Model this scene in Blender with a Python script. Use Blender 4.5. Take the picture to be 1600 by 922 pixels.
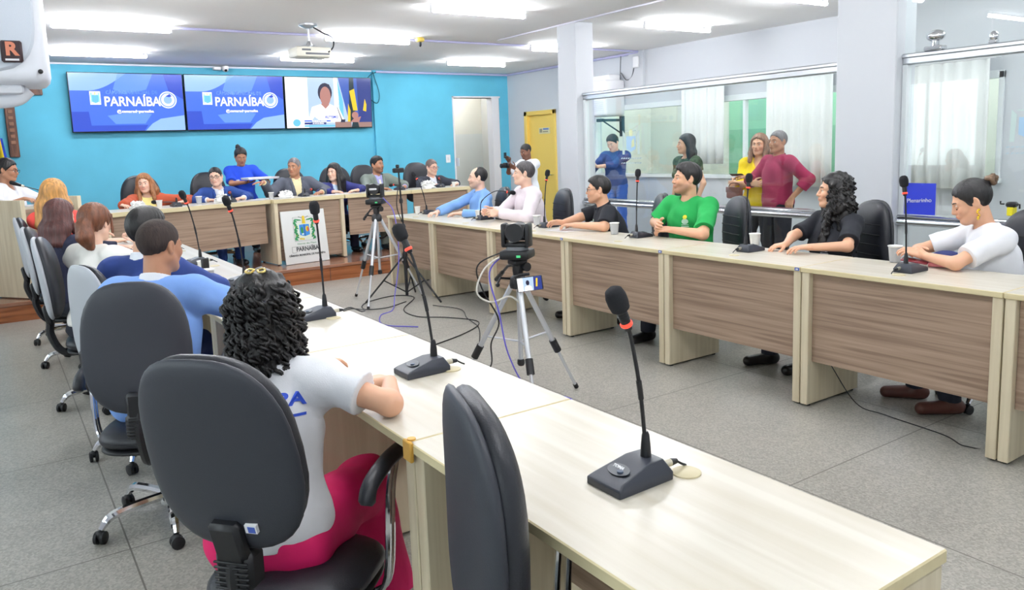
import bpy, bmesh, math, random
import numpy as np
from mathutils import Vector, Matrix
from mathutils.bvhtree import BVHTree

for _o in list(bpy.data.objects):
    bpy.data.objects.remove(_o)
S = bpy.context.scene
COL = S.collection
PI = math.pi
rng = random.Random(7)

# ------------------------------------------------------------------ camera
YAW, PITCH, ROLL, CAMH, FPX, PPY = .5908, .1365, -.0362, 1.6019, 1206.6, 394.57
_f = Vector((math.sin(YAW)*math.cos(PITCH), math.cos(YAW)*math.cos(PITCH), -math.sin(PITCH)))
_r0 = Vector((math.cos(YAW), -math.sin(YAW), 0))
_u0 = _r0.cross(_f)
_r = _r0*math.cos(ROLL) + _u0*math.sin(ROLL)
_u = -_r0*math.sin(ROLL) + _u0*math.cos(ROLL)
cam_data = bpy.data.cameras.new('camera')
cam = bpy.data.objects.new('camera', cam_data)
COL.objects.link(cam)
cam.matrix_world = Matrix(((_r.x, _u.x, -_f.x, 0), (_r.y, _u.y, -_f.y, 0), (_r.z, _u.z, -_f.z, CAMH), (0, 0, 0, 1)))
cam_data.sensor_width = 36
cam_data.lens = FPX/1600*36
cam_data.shift_y = -(461-PPY)/1600
cam_data.clip_start = .05
S.camera = cam

# ------------------------------------------------------------------ view, world
S.view_settings.view_transform = 'Standard'
S.view_settings.look = 'None'
S.view_settings.gamma = 1
S.view_settings.use_curve_mapping = False
S.view_settings.exposure = 0.5
TUBE_W = 84.0          # emission strength of every ceiling tube
DAY = 3.2             # daylight outside the side windows
w = bpy.data.worlds.new('daylight')
S.world = w
w.use_nodes = True
w.node_tree.nodes['Background'].inputs[0].default_value = (.88, .94, 1.0, 1)
w.node_tree.nodes['Background'].inputs[1].default_value = DAY

# ------------------------------------------------------------------ helpers
def lin(c):
    return tuple((x/12.92 if x <= .04045 else ((x+.055)/1.055)**2.4) for x in [v/255 for v in c])

MATS = {}
def mat(name, rgb, rough=.5, metal=0., var=0., vscale=8., bump=0., bscale=60., emit=0., stretch=None, spec=.5, coat=0., dark=.8, sub=0.):
    """procedural principled material: colour rgb (0-255), optional noise variation, optional bump"""
    if name in MATS: return MATS[name]
    m = bpy.data.materials.new(name); m.use_nodes = True
    nt = m.node_tree; b = nt.nodes['Principled BSDF']
    c = lin(rgb)
    b.inputs['Base Color'].default_value = (*c, 1)
    b.inputs['Roughness'].default_value = rough
    b.inputs['Metallic'].default_value = metal
    b.inputs['Specular IOR Level'].default_value = spec
    if coat: b.inputs['Coat Weight'].default_value = coat
    if sub: b.inputs['Subsurface Weight'].default_value = sub; b.inputs['Subsurface Radius'].default_value = (.02, .008, .004)
    tc = nt.nodes.new('ShaderNodeTexCoord'); mp = nt.nodes.new('ShaderNodeMapping')
    nt.links.new(tc.outputs['Object'], mp.inputs[0])
    if stretch: mp.inputs['Scale'].default_value = stretch
    if var:
        n = nt.nodes.new('ShaderNodeTexNoise'); n.inputs['Scale'].default_value = vscale; n.inputs['Detail'].default_value = 5
        nt.links.new(mp.outputs[0], n.inputs['Vector'])
        r = nt.nodes.new('ShaderNodeValToRGB')
        r.color_ramp.elements[0].position = .3; r.color_ramp.elements[1].position = .72
        r.color_ramp.elements[0].color = (*[x*(1-var) for x in c], 1)
        r.color_ramp.elements[1].color = (*[min(1, x*(1+var*.6)) for x in c], 1)
        nt.links.new(n.outputs['Fac'], r.inputs[0]); nt.links.new(r.outputs[0], b.inputs['Base Color'])
    if bump:
        n2 = nt.nodes.new('ShaderNodeTexNoise'); n2.inputs['Scale'].default_value = bscale; n2.inputs['Detail'].default_value = 3
        nt.links.new(mp.outputs[0], n2.inputs['Vector'])
        bp = nt.nodes.new('ShaderNodeBump'); bp.inputs['Strength'].default_value = bump; bp.inputs['Distance'].default_value = .01
        nt.links.new(n2.outputs['Fac'], bp.inputs['Height']); nt.links.new(bp.outputs[0], b.inputs['Normal'])
    if emit:
        b.inputs['Emission Color'].default_value = (*c, 1); b.inputs['Emission Strength'].default_value = emit
    MATS[name] = m
    return m

def wood(name, c1, c2, rough=.35, scale=(1.2, 26, 26), coat=0., c3=None):
    """wood grain running along local X"""
    if name in MATS: return MATS[name]
    m = bpy.data.materials.new(name); m.use_nodes = True
    nt = m.node_tree; b = nt.nodes['Principled BSDF']
    tc = nt.nodes.new('ShaderNodeTexCoord'); mp = nt.nodes.new('ShaderNodeMapping')
    mp.inputs['Scale'].default_value = scale
    nt.links.new(tc.outputs['Object'], mp.inputs[0])
    n = nt.nodes.new('ShaderNodeTexNoise'); n.inputs['Scale'].default_value = 1; n.inputs['Detail'].default_value = 6; n.inputs['Distortion'].default_value = .6
    nt.links.new(mp.outputs[0], n.inputs['Vector'])
    r = nt.nodes.new('ShaderNodeValToRGB')
    r.color_ramp.elements[0].position = .34; r.color_ramp.elements[1].position = .66
    r.color_ramp.elements[0].color = (*lin(c1), 1); r.color_ramp.elements[1].color = (*lin(c2), 1)
    if c3:
        e = r.color_ramp.elements.new(.46); e.color = (*lin(c3), 1)
    nt.links.new(n.outputs['Fac'], r.inputs[0]); nt.links.new(r.outputs[0], b.inputs['Base Color'])
    b.inputs['Roughness'].default_value = rough
    if coat: b.inputs['Coat Weight'].default_value = coat; b.inputs['Coat Roughness'].default_value = .15
    MATS[name] = m
    return m

def glass(name, tint=(.90, .96, .93), refl=1.0):
    if name in MATS: return MATS[name]
    m = bpy.data.materials.new(name); m.use_nodes = True
    nt = m.node_tree; nt.nodes.remove(nt.nodes['Principled BSDF'])
    out = nt.nodes['Material Output']
    t = nt.nodes.new('ShaderNodeBsdfTransparent'); t.inputs[0].default_value = (*tint, 1)
    g = nt.nodes.new('ShaderNodeBsdfGlossy'); g.inputs['Roughness'].default_value = .0; g.inputs[0].default_value = (refl, refl, refl, 1)
    fr = nt.nodes.new('ShaderNodeFresnel'); ge = nt.nodes.new('ShaderNodeNewGeometry'); mr = nt.nodes.new('ShaderNodeMapRange'); mr.inputs[3].default_value = 1.5; mr.inputs[4].default_value = 1/1.5
    nt.links.new(ge.outputs['Backfacing'], mr.inputs[0]); nt.links.new(mr.outputs[0], fr.inputs[0])
    mx = nt.nodes.new('ShaderNodeMixShader')
    nt.links.new(fr.outputs[0], mx.inputs[0]); nt.links.new(t.outputs[0], mx.inputs[1]); nt.links.new(g.outputs[0], mx.inputs[2])
    nt.links.new(mx.outputs[0], out.inputs[0])
    MATS[name] = m
    return m

def emis(name, rgb, strength):
    if name in MATS: return MATS[name]
    m = bpy.data.materials.new(name); m.use_nodes = True
    nt = m.node_tree; nt.nodes.remove(nt.nodes['Principled BSDF'])
    e = nt.nodes.new('ShaderNodeEmission'); e.inputs[0].default_value = (*lin(rgb), 1); e.inputs[1].default_value = strength
    nt.links.new(e.outputs[0], nt.nodes['Material Output'].inputs[0])
    MATS[name] = m
    return m

class MB:
    """collects shapes into one mesh; every face remembers a material slot"""
    def __init__(s): s.v = []; s.f = []; s.mi = []; s.m = 0
    def raw(s, vs, fs):
        o = len(s.v); s.v += [tuple(p) for p in vs]
        for f in fs: s.f.append(tuple(i+o for i in f)); s.mi.append(s.m)
        return s
    def box(s, lo, hi, bev=0., M=None, seg=1):
        bm = bmesh.new(); bmesh.ops.create_cube(bm, size=1)
        c = [(a+b)/2 for a, b in zip(lo, hi)]; d = [abs(b-a) for a, b in zip(lo, hi)]
        for v in bm.verts: v.co = Vector((v.co.x*d[0]+c[0], v.co.y*d[1]+c[1], v.co.z*d[2]+c[2]))
        if bev: bmesh.ops.bevel(bm, geom=bm.edges[:], offset=min(bev, min(d)*.45), segments=seg, affect='EDGES', profile=.5)
        if M: bmesh.ops.transform(bm, matrix=M, verts=bm.verts)
        s.bm(bm); return s
    def bm(s, bm):
        bm.verts.index_update()
        s.raw([v.co[:] for v in bm.verts], [[v.index for v in f.verts] for f in bm.faces]); bm.free()
    def tube(s, pts, r, n=8, cap=True):
        pts = [Vector(p) for p in pts]; N = len(pts)
        rs = r if isinstance(r, (list, tuple)) else [r]*N
        t0 = (pts[1]-pts[0]).normalized()
        a = t0.orthogonal().normalized(); vs = []; fs = []
        for i, p in enumerate(pts):
            t = (pts[min(i+1, N-1)]-pts[max(i-1, 0)]).normalized()
            a = (a - t*a.dot(t))
            a = a.normalized() if a.length > 1e-6 else t.orthogonal().normalized()
            b = t.cross(a)
            for k in range(n):
                q = 2*PI*k/n
                vs.append(p + (a*math.cos(q)+b*math.sin(q))*rs[i])
        for i in range(N-1):
            for k in range(n):
                k2 = (k+1) % n
                fs.append((i*n+k, i*n+k2, (i+1)*n+k2, (i+1)*n+k))
        if cap: fs.append(tuple(range(n-1, -1, -1))); fs.append(tuple((N-1)*n+k for k in range(n)))
        return s.raw(vs, fs)
    def lathe(s, prof, o=(0, 0, 0), n=20, M=None):
        vs = []; fs = []; o = Vector(o)
        for (r, z) in prof:
            for k in range(n):
                q = 2*PI*k/n; p = Vector((r*math.cos(q), r*math.sin(q), z))
                vs.append((M @ p if M else p)+o)
        for i in range(len(prof)-1):
            for k in range(n):
                k2 = (k+1) % n; fs.append((i*n+k, i*n+k2, (i+1)*n+k2, (i+1)*n+k))
        fs.append(tuple(range(n-1, -1, -1))); fs.append(tuple((len(prof)-1)*n+k for k in range(n)))
        return s.raw(vs, fs)
    def ball(s, c, r, n=14, m=9, M=None):
        r = (r, r, r) if not isinstance(r, (tuple, list)) else r
        vs = []; fs = []; c = Vector(c)
        for i in range(m+1):
            t = PI*i/m
            for k in range(n):
                q = 2*PI*k/n; p = Vector((r[0]*math.sin(t)*math.cos(q), r[1]*math.sin(t)*math.sin(q), r[2]*math.cos(t)))
                vs.append((M @ p if M else p)+c)
        for i in range(m):
            for k in range(n):
                k2 = (k+1) % n; fs.append((i*n+k, (i+1)*n+k, (i+1)*n+k2, i*n+k2))
        return s.raw(vs, fs)
    def prism(s, poly, a, b, M=None):
        """polygon of (x,y) extruded from z=a to z=b, then moved by M"""
        n = len(poly); vs = [Vector((x, y, a)) for x, y in poly]+[Vector((x, y, b)) for x, y in poly]
        if M: vs = [M @ v for v in vs]
        fs = [tuple(range(n-1, -1, -1)), tuple(range(n, 2*n))]+[(i, (i+1) % n, n+(i+1) % n, n+i) for i in range(n)]
        return s.raw(vs, fs)
    def build(s, name, mats, parent=None, smooth=True, ang=40):
        me = bpy.data.meshes.new(name); me.from_pydata(s.v, [], s.f)
        mats = mats if isinstance(mats, (list, tuple)) else [mats]
        for m in mats: me.materials.append(m)
        me.polygons.foreach_set('material_index', s.mi)
        me.validate()
        bm = bmesh.new(); bm.from_mesh(me); bmesh.ops.recalc_face_normals(bm, faces=bm.faces); bm.to_mesh(me); bm.free()
        if smooth:
            me.shade_smooth(); me.set_sharp_from_angle(angle=math.radians(ang))
        me.update()
        o = bpy.data.objects.new(name, me); COL.objects.link(o)
        if parent: o.parent = parent
        return o

def tag(o, label, cat, group=None, kind=None):
    o['label'] = label; o['category'] = cat
    if group: o['group'] = group
    if kind: o['kind'] = kind
    return o
def thing(name, label, cat, loc=(0, 0, 0), rz=0., group=None):
    o = bpy.data.objects.new(name, None); COL.objects.link(o)
    o.location = loc; o.rotation_euler = (0, 0, rz); o.empty_display_size = .1
    return tag(o, label, cat, group)
def struct(name, mb, m, label=None, smooth=False):
    o = mb.build(name, m, None, smooth=smooth); o['kind'] = 'structure'
    if label: o['label'] = label
    return o
def copy_tree(o, parent=None):
    c = o.copy(); COL.objects.link(c)
    if parent: c.parent = parent
    for ch in list(o.children): copy_tree(ch, c)
    return c
def text(name, s, size, m, parent, M, align='CENTER', bold=0., extr=.0008, width=None):
    cu = bpy.data.curves.new(name, 'FONT'); cu.body = s; cu.size = size; cu.align_x = align; cu.align_y = 'CENTER'
    cu.extrude = extr; cu.offset = bold
    ob = bpy.data.objects.new(name, cu); COL.objects.link(ob)
    bpy.context.view_layer.update()
    dg = bpy.context.evaluated_depsgraph_get()
    me = bpy.data.meshes.new_from_object(ob.evaluated_get(dg)); bpy.data.objects.remove(ob)
    if width and len(me.vertices):
        xs = [v.co.x for v in me.vertices]; k = width/(max(xs)-min(xs)+1e-9)
        for v in me.vertices: v.co.x *= k
    me.transform(M); me.materials.clear(); me.materials.append(m)
    o = bpy.data.objects.new(name, me); COL.objects.link(o)
    if parent: o.parent = parent
    return o
def spline(pts, n=8):
    """smooth path through pts (Catmull-Rom)"""
    P = [Vector(p) for p in pts]; P = [P[0]*2-P[1]]+P+[P[-1]*2-P[-2]]; out = []
    for i in range(1, len(P)-2):
        for k in range(n):
            t = k/n
            out.append(.5*((2*P[i])+(P[i+1]-P[i-1])*t+(2*P[i-1]-5*P[i]+4*P[i+1]-P[i+2])*t*t+(3*P[i]-P[i-1]-3*P[i+1]+P[i+2])*t**3))
    out.append(P[-2]); return out
# ------------------------------------------------------------------ materials
M_ceil = mat('ceiling_paint', (244, 243, 242), .9)
M_wall = mat('white_wall_paint', (208, 211, 216), .8)
M_teal = mat('teal_wall_paint', (96, 188, 216), .75, var=.10, vscale=1.6)
M_white = mat('white_gloss', (238, 238, 240), .35)
M_trim = mat('white_trim', (225, 225, 228), .5)
M_beige = mat('beige_plaster', (205, 196, 180), .8)
M_dado = mat('pale_dado_paint', (196, 192, 184), .6)
M_yellow = mat('yellow_door_paint', (242, 208, 104), .5)
M_green = mat('green_wall_paint', (150, 206, 172), .8)
M_dgreen = mat('dark_green_paint', (120, 180, 146), .8)
M_alu = mat('brushed_aluminium', (205, 208, 212), .28, metal=1.)
M_chrome = mat('chrome', (225, 226, 230), .08, metal=1.)
M_black = mat('black_plastic', (22, 23, 27), .45)
M_black2 = mat('black_rubber', (14, 14, 16), .7)
M_grey = mat('grey_plastic', (96, 99, 104), .5)
M_glass = glass('partition_glass', (.965, .99, .98))
M_winglass = glass('window_glass', (.955, .985, .97))
M_pvc = mat('white_pvc', (214, 212, 226), .4)
M_lilac = mat('lilac_conduit', (188, 186, 222), .4)

def floor_material():
    m = bpy.data.materials.new('polished_terrazzo'); m.use_nodes = True
    nt = m.node_tree; b = nt.nodes['Principled BSDF']; L = nt.links.new
    tc = nt.nodes.new('ShaderNodeTexCoord')
    def noise(s, d=4):
        n = nt.nodes.new('ShaderNodeTexNoise'); n.inputs['Scale'].default_value = s; n.inputs['Detail'].default_value = d
        L(tc.outputs['Object'], n.inputs['Vector']); return n
    def ramp(a, ca, bb, cb):
        r = nt.nodes.new('ShaderNodeValToRGB'); r.color_ramp.elements[0].position = a; r.color_ramp.elements[1].position = bb
        r.color_ramp.elements[0].color = (*lin(ca), 1); r.color_ramp.elements[1].color = (*lin(cb), 1); return r
    big = noise(.9); r1 = ramp(.3, (148, 146, 138), .7, (174, 171, 162)); L(big.outputs['Fac'], r1.inputs[0])
    vo = nt.nodes.new('ShaderNodeTexVoronoi'); vo.inputs['Scale'].default_value = 120; L(tc.outputs['Object'], vo.inputs['Vector'])
    bw = nt.nodes.new('ShaderNodeRGBToBW'); L(vo.outputs['Color'], bw.inputs[0])
    r2 = ramp(.2, (126, 124, 118), .85, (198, 195, 186)); L(bw.outputs[0], r2.inputs[0])
    mx = nt.nodes.new('ShaderNodeMix'); mx.data_type = 'RGBA'; mx.inputs[0].default_value = .42
    L(r1.outputs[0], mx.inputs[6]); L(r2.outputs[0], mx.inputs[7])
    # joint lines of the slabs
    sp = nt.nodes.new('ShaderNodeSeparateXYZ'); L(tc.outputs['Object'], sp.inputs[0])
    def line(out, off):
        a = nt.nodes.new('ShaderNodeMath'); a.operation = 'SUBTRACT'; L(out, a.inputs[0]); a.inputs[1].default_value = off
        p = nt.nodes.new('ShaderNodeMath'); p.operation = 'PINGPONG'; L(a.outputs[0], p.inputs[0]); p.inputs[1].default_value = .65
        c = nt.nodes.new('ShaderNodeMath'); c.operation = 'LESS_THAN'; L(p.outputs[0], c.inputs[0]); c.inputs[1].default_value = .0035; return c
    lx = line(sp.outputs[0], 2.93); ly = line(sp.outputs[1], 2.12)
    mm = nt.nodes.new('ShaderNodeMath'); mm.operation = 'MAXIMUM'; L(lx.outputs[0], mm.inputs[0]); L(ly.outputs[0], mm.inputs[1])
    m2 = nt.nodes.new('ShaderNodeMix'); m2.data_type = 'RGBA'; L(mm.outputs[0], m2.inputs[0]); L(mx.outputs[2], m2.inputs[6]); m2.inputs[7].default_value = (*lin((112, 109, 102)), 1)
    L(m2.outputs[2], b.inputs['Base Color'])
    n3 = noise(3); r3 = nt.nodes.new('ShaderNodeMapRange'); r3.inputs[3].default_value = .24; r3.inputs[4].default_value = .42
    L(n3.outputs['Fac'], r3.inputs[0]); L(r3.outputs[0], b.inputs['Roughness'])
    return m
M_floor = floor_material()
M_plat = wood('reddish_platform_boards', (118, 62, 30), (176, 108, 62), .22, (1.2, 22, 22), coat=.4, c3=(146, 84, 46))
M_plattop = mat('glossy_brown_platform_top', (150, 106, 84), .16, var=.2, vscale=3)

# ------------------------------------------------------------------ room shell
XL, XR, YB, YF, H = -1.9, 8.74, 12.98, -2.6, 3.027
struct('floor', MB().box((XL-.2, YF-.2, -.1), (11.4, YB+2.2, 0)), M_floor)
struct('ceiling', MB().box((XL-.2, YF-.2, H), (11.4, YB+2.2, H+.12)), M_ceil)
# back wall in three pieces around the doorway; a shallow pilaster right of the screens
b = MB()
b.box((XL-.2, YB, 0), (7.487, YB+.18, H)); b.box((8.52, YB, 0), (XR+.2, YB+.18, H)); b.box((7.487, YB, 2.556), (8.52, YB+.18, H))
b.box((5.83, YB-.05, .2), (6.05, YB, H))
struct('wall_back', b, M_teal)
b = MB(); b.box((7.455, YB-.012, .0), (7.487, YB+.19, 2.588), .004); b.box((8.355, YB-.0, .0), (8.53, YB+.19, 2.556), .004); b.box((7.455, YB-.012, 2.556), (8.545, YB+.19, 2.588), .004)
struct('door_1', b, M_trim, 'open doorway in the teal wall with pale reveal')
b = MB(); b.box((6.9, YB+1.6, 0), (9.2, YB+1.7, 1.9)); b.m = 1; b.box((6.9, YB+1.6, 1.9), (9.2, YB+1.7, H)); b.m = 0
b.box((6.9, YB+.18, 0), (7.0, YB+1.6, H)); b.box((9.1, YB+.18, 0), (9.2, YB+1.6, H))
struct('wall_passage', b, [M_dado, M_beige])
# right wall with the long window of the next room and the yellow door
WZ0, WZ1 = 1.09, 2.19
b = MB()
b.box((XR, 12.41, 0), (XR+.15, YB, H)); b.box((XR, 11.42, 2.25), (XR+.15, 12.41, H))
b.box((XR, 10.33, 0), (XR+.15, 11.42, H)); b.box((XR, YF, 0), (XR+.15, 10.33, WZ0)); b.box((XR, YF, WZ1), (XR+.15, 10.33, H))
b.box((XR, 4.87, WZ0), (XR+.15, 5.66, WZ1)); b.box((XR, YF, WZ0), (XR+.15, 3.84, WZ1))
b.box((XR-.045, 9.09, 2.45), (XR, 9.42, H))
struct('wall_right', b, M_wall)
d = MB(); d.box((XR-.03, 12.32, 0), (XR+.1, 12.41, 2.25), .006); d.box((XR-.03, 11.42, 0), (XR+.1, 11.5, 2.25), .006); d.box((XR-.03, 11.42, 2.17), (XR+.1, 12.41, 2.25), .006)
d.box((XR+.03, 11.5, 0), (XR+.07, 12.32, 2.17))
door2 = struct('door_2', d, M_yellow, 'yellow painted door in the white wall')
k = MB(); k.tube([(XR+.03, 11.58, 1.05), (XR-.03, 11.58, 1.05), (XR-.03, 11.7, 1.05)], .011); k.build('door_handle', M_chrome, door2)
k = MB(); k.box((XR+.015, 11.65, 1.815), (XR+.03, 11.99, 1.93), .003); k.m = 1; k.box((XR+.012, 11.68, 1.885), (XR+.016, 11.85, 1.92)); k.m = 2; k.box((XR+.012, 11.88, 1.84), (XR+.016, 11.96, 1.91)); k.box((XR+.012, 11.70, 1.845), (XR+.016, 11.86, 1.865))
k.build('door_sign', [mat('door_sign_cream', (226, 216, 170), .4), mat('door_sign_blue', (110, 140, 200), .4), mat('door_sign_grey', (150, 145, 120), .4)], door2)
def wall_window(name, y0, y1, mull, label):
    f = MB(); t = .05
    f.box((XR-.03, y0, WZ0-.02), (XR+.08, y0+t, WZ1), .004); f.box((XR-.03, y1-t, WZ0-.02), (XR+.08, y1, WZ1), .004)
    f.box((XR-.03, y0, WZ1-.07), (XR+.08, y1, WZ1+.01), .004); f.box((XR-.045, y0-.02, WZ0-.05), (XR+.08, y1+.02, WZ0), .004)
    for y in mull: f.box((XR-.01, y-.022, WZ0), (XR+.06, y+.022, WZ1-.05), .003)
    o = struct(name, f, mat('white_window_frame', (232, 236, 238), .3), label)
    g = MB(); g.box((XR+.02, y0+t, WZ0), (XR+.028, y1-t, WZ1-.07)); p = g.build('pane', M_winglass, o, smooth=False)
    return o
wall_window('window_1', 5.66, 10.33, (7.15,), 'long white framed interior window behind the gallery')
wall_window('window_2', 3.84, 4.87, (4.36,), 'short white framed interior window right of the column')
# the room behind that window
b = MB(); b.box((11.0, YF, 0), (11.1, 11.4, H)); b.box((XR+.15, 11.3, 0), (11.0, 11.4, H))
struct('wall_next_room', b, mat('next_room_grey_beige', (226, 226, 216), .8))
b = MB(); b.box((10.96, 5.9, 1.75), (11.0, 9.3, H)); b.m = 1; b.box((10.96, 5.9, 0), (11.0, 9.3, 1.75))
struct('wall_next_room_green', b, [M_green, M_dgreen])
# left wall with daylight windows, and the wall behind the camera
b = MB()
for (y0, y1) in ((YF, -1.6), (.2, 1.1), (2.9, 3.8), (5.6, 6.5), (8.3, YB)): b.box((XL-.15, y0, 0), (XL, y1, H))
WIN = ((-1.6, .2), (1.1, 2.9), (3.8, 5.6), (6.5, 8.3))
for (y0, y1) in WIN: b.box((XL-.15, y0, 0), (XL, y1, .95)); b.box((XL-.15, y0, 2.5), (XL, y1, H))
struct('wall_left', b, M_wall)
for i, (y0, y1) in enumerate(WIN):
    f = MB()
    for y in (y0, (y0+y1)/2-.025, y1-.05): f.box((XL-.1, y, .95), (XL-.04, y+.05, 2.5), .003)
    f.box((XL-.1, y0, .95), (XL-.04, y1, 1.0), .003); f.box((XL-.1, y0, 2.45), (XL-.04, y1, 2.5), .003)
    o = struct('window_%d' % (i+3), f, M_trim)
    MB().box((XL-.075, y0, .98), (XL-.067, y1, 2.48)).build('pane', M_winglass, o, smooth=False)
struct('wall_front', MB().box((XL-.2, YF-.18, 0), (11.4, YF, H)), M_wall)
# platform of the dais
p = MB(); p.box((XL, 9.302, 0), (7.2, YB, .19)); p.m = 1; p.box((XL, 9.29, .165), (7.22, YB, .2036), .004)
pl = struct('floor_platform', p, [M_plat, M_plattop], 'raised wooden platform below the head table')
j = MB()
for x in (-.9, .55, 2.0, 3.46, 4.9, 6.3): j.box((x, 9.2995, 0), (x+.006, 9.303, .164))
j.build('board_joint', mat('dark_joint', (60, 30, 15), .6), pl, smooth=False)
# columns
struct('column_1', MB().box((5.875, 7.27, 0), (6.15, 7.62, H), .008), M_wall, 'white square column left of the glass partition')
struct('column_2', MB().box((5.885, 3.37, 0), (6.16, 3.88, H), .008), M_wall, 'broad white column between the glass partitions')

# ------------------------------------------------------------------ glass partitions between hall and gallery
def partition(name, label, y0, y1, joints, transom):
    t = thing(name, label, 'glass partition', (6.0, y0, 0), 0)
    L = y1-y0
    r = MB(); r.box((-.035, 0, 2.115), (.035, L, 2.2), .01); r.m = 0; r.box((-.045, 0, 2.165), (.045, L, 2.2), .008)
    r.build('top_rail', M_alu, t)
    s = MB(); s.box((-.06, 0, .925), (.06, L, .955), .012); s.tube([(-.05, 0, .90), (-.05, L, .90)], .028, 14); s.box((-.03, 0, .87), (.03, L, .93), .006)
    s.build('sill_rail', mat('satin_chrome', (206, 208, 212), .22, metal=1.), t)
    ys = [0]+[j-y0 for j in joints]+[L]
    for a, c in zip(ys, ys[1:]):
        MB().box((-.005, a+.004, .955), (.005, c-.004, 2.115)).build('glass_pane', M_glass, t, smooth=False)
        MB().box((-.005, a+.004, .06), (.005, c-.004, .87)).build('glass_pane', M_glass, t, smooth=False)
        if transom: MB().box((-.005, a+.004, 2.2), (.005, c-.004, H-.01)).build('glass_pane', M_glass, t, smooth=False)
    MB().box((-.03, 0, 0), (.03, L, .06), .006).build('bottom_rail', M_alu, t)
    p = MB()
    p.box((-.03, L-.045, .06), (.03, L, 2.12), .006); p.box((-.03, 0, .06), (.03, .03, 2.12), .006)
    p.build('side_profile', mat('white_profile', (222, 228, 230), .35), t)
    return t
pt1 = partition('glass_partition', 'long clear glass partition between the two white columns', 3.88, 7.27, (5.16, 6.2), False)
pt2 = partition('glass_partition', 'clear glass partition right of the broad column with glass to the ceiling', -1.2, 3.37, (1.2, 2.74, 3.08), True)
fx = MB(); fx.box((-.05, 4.27, 2.2), (.05, 4.40, 2.235), .008); fx.tube([(0, 4.335, 2.23), (0, 4.335, 2.30)], .028, 12); fx.ball((0, 4.335, 2.31), (.05, .07, .045))
fx.build('pivot_fitting', M_chrome, pt2)
fx = MB(); fx.box((-.03, 3.90, 2.2), (.03, 3.95, 2.23), .006); fx.ball((0, 3.925, 2.25), (.032, .03, .04)); fx.build('pivot_fitting', M_chrome, pt2)
# crest stickers on the glass (faded seal with two script lines)
def seal_sticker(parent, yc, zc, sc, strong):
    a = 1 if strong else .6
    def mm(n, c): return mat(n, c, .5)
    bgc = mm('sticker_mint', (196, 216, 212)); 
    q = MB(); M = Matrix(((0, 0, 1, -.007), (-1, 0, 0, yc), (0, 1, 0, zc), (0, 0, 0, 1)))
    def poly(ps, z): q.prism([(x*sc, y*sc) for x, y in ps], z, z-.001, M)
    q.m = 0
    for s in (-1, 1): poly([(s*.95, -.9), (s*.7, -.9), (s*.62, .6), (s*.9, .9)], 0)
    q.m = 1; poly([(-.5, -.5), (0, -.72), (.5, -.5), (.5, .45), (-.5, .45)], -.001)
    q.m = 2; poly([(-.14, .45), (.14, .45), (.2, .8), (0, 1.0), (-.2, .8)], -.001); poly([(.05, -.4), (.4, -.3), (.35, .3), (.1, .1)], -.002)
    q.m = 0; poly([(-.6, .8), (.6, .8), (.6, .88), (-.6, .88)], 0)
    q.m = 3
    for k, zz in enumerate((-1.25, -1.6)):
        for i in range(9): poly([(-1.1+i*.25, zz), (-.92+i*.25, zz+.05), (-.93+i*.25, zz+.12), (-1.1+i*.25, zz+.08)], 0)
    return q.build('crest_sticker', [bgc, mm('sticker_blue', (170, 204, 230)), mm('sticker_yellow', (218, 224, 180)), mm('sticker_script', (186, 206, 214))], parent, smooth=False)
seal_sticker(pt1, 6.47-3.88, 1.60, .15, False)
seal_sticker(pt2, 2.47+1.2, 1.62, .125, True)
q = MB(); q.box((.008, 3.09+1.2, .965), (.012, 3.335+1.2, 1.20)); q.m = 1; q.box((.0075, 3.085+1.2, .96), (.0078, 3.34+1.2, 1.205)); 
bs = MB(); bs.box((-.012, 3.085+1.2, .96), (-.008, 3.335+1.2, 1.205)); bs.build('blue_sticker', mat('sticker_royal_blue', (44, 62, 205), .4), pt2, smooth=False)
text('sticker_writing', 'Plenarinho', .045, M_white, pt2, Matrix.Translation((-.0135, 3.21+1.2, 1.07)) @ Matrix(((0, 0, -1, 0), (-1, 0, 0, 0), (0, 1, 0, 0), (0, 0, 0, 1))) @ Matrix.Rotation(.06, 4, 'Z'), width=.19)
lk = MB(); lk.box((-.03, 2.53+1.2, .985), (.03, 2.575+1.2, 1.05), .006); lk.m = 1; lk.box((-.035, 2.52+1.2, 1.045), (.035, 2.585+1.2, 1.085), .012); lk.tube([(-.03, 2.515+1.2, 1.07), (-.03, 2.49+1.2, 1.07), (-.03, 2.49+1.2, 1.04)], .006); lk.tube([(-.03, 2.59+1.2, 1.07), (-.03, 2.615+1.2, 1.07), (-.03, 2.615+1.2, 1.09)], .006)
lk.build('lock', [mat('lock_yellow', (236, 222, 40), .4), M_black], pt2)

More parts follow.
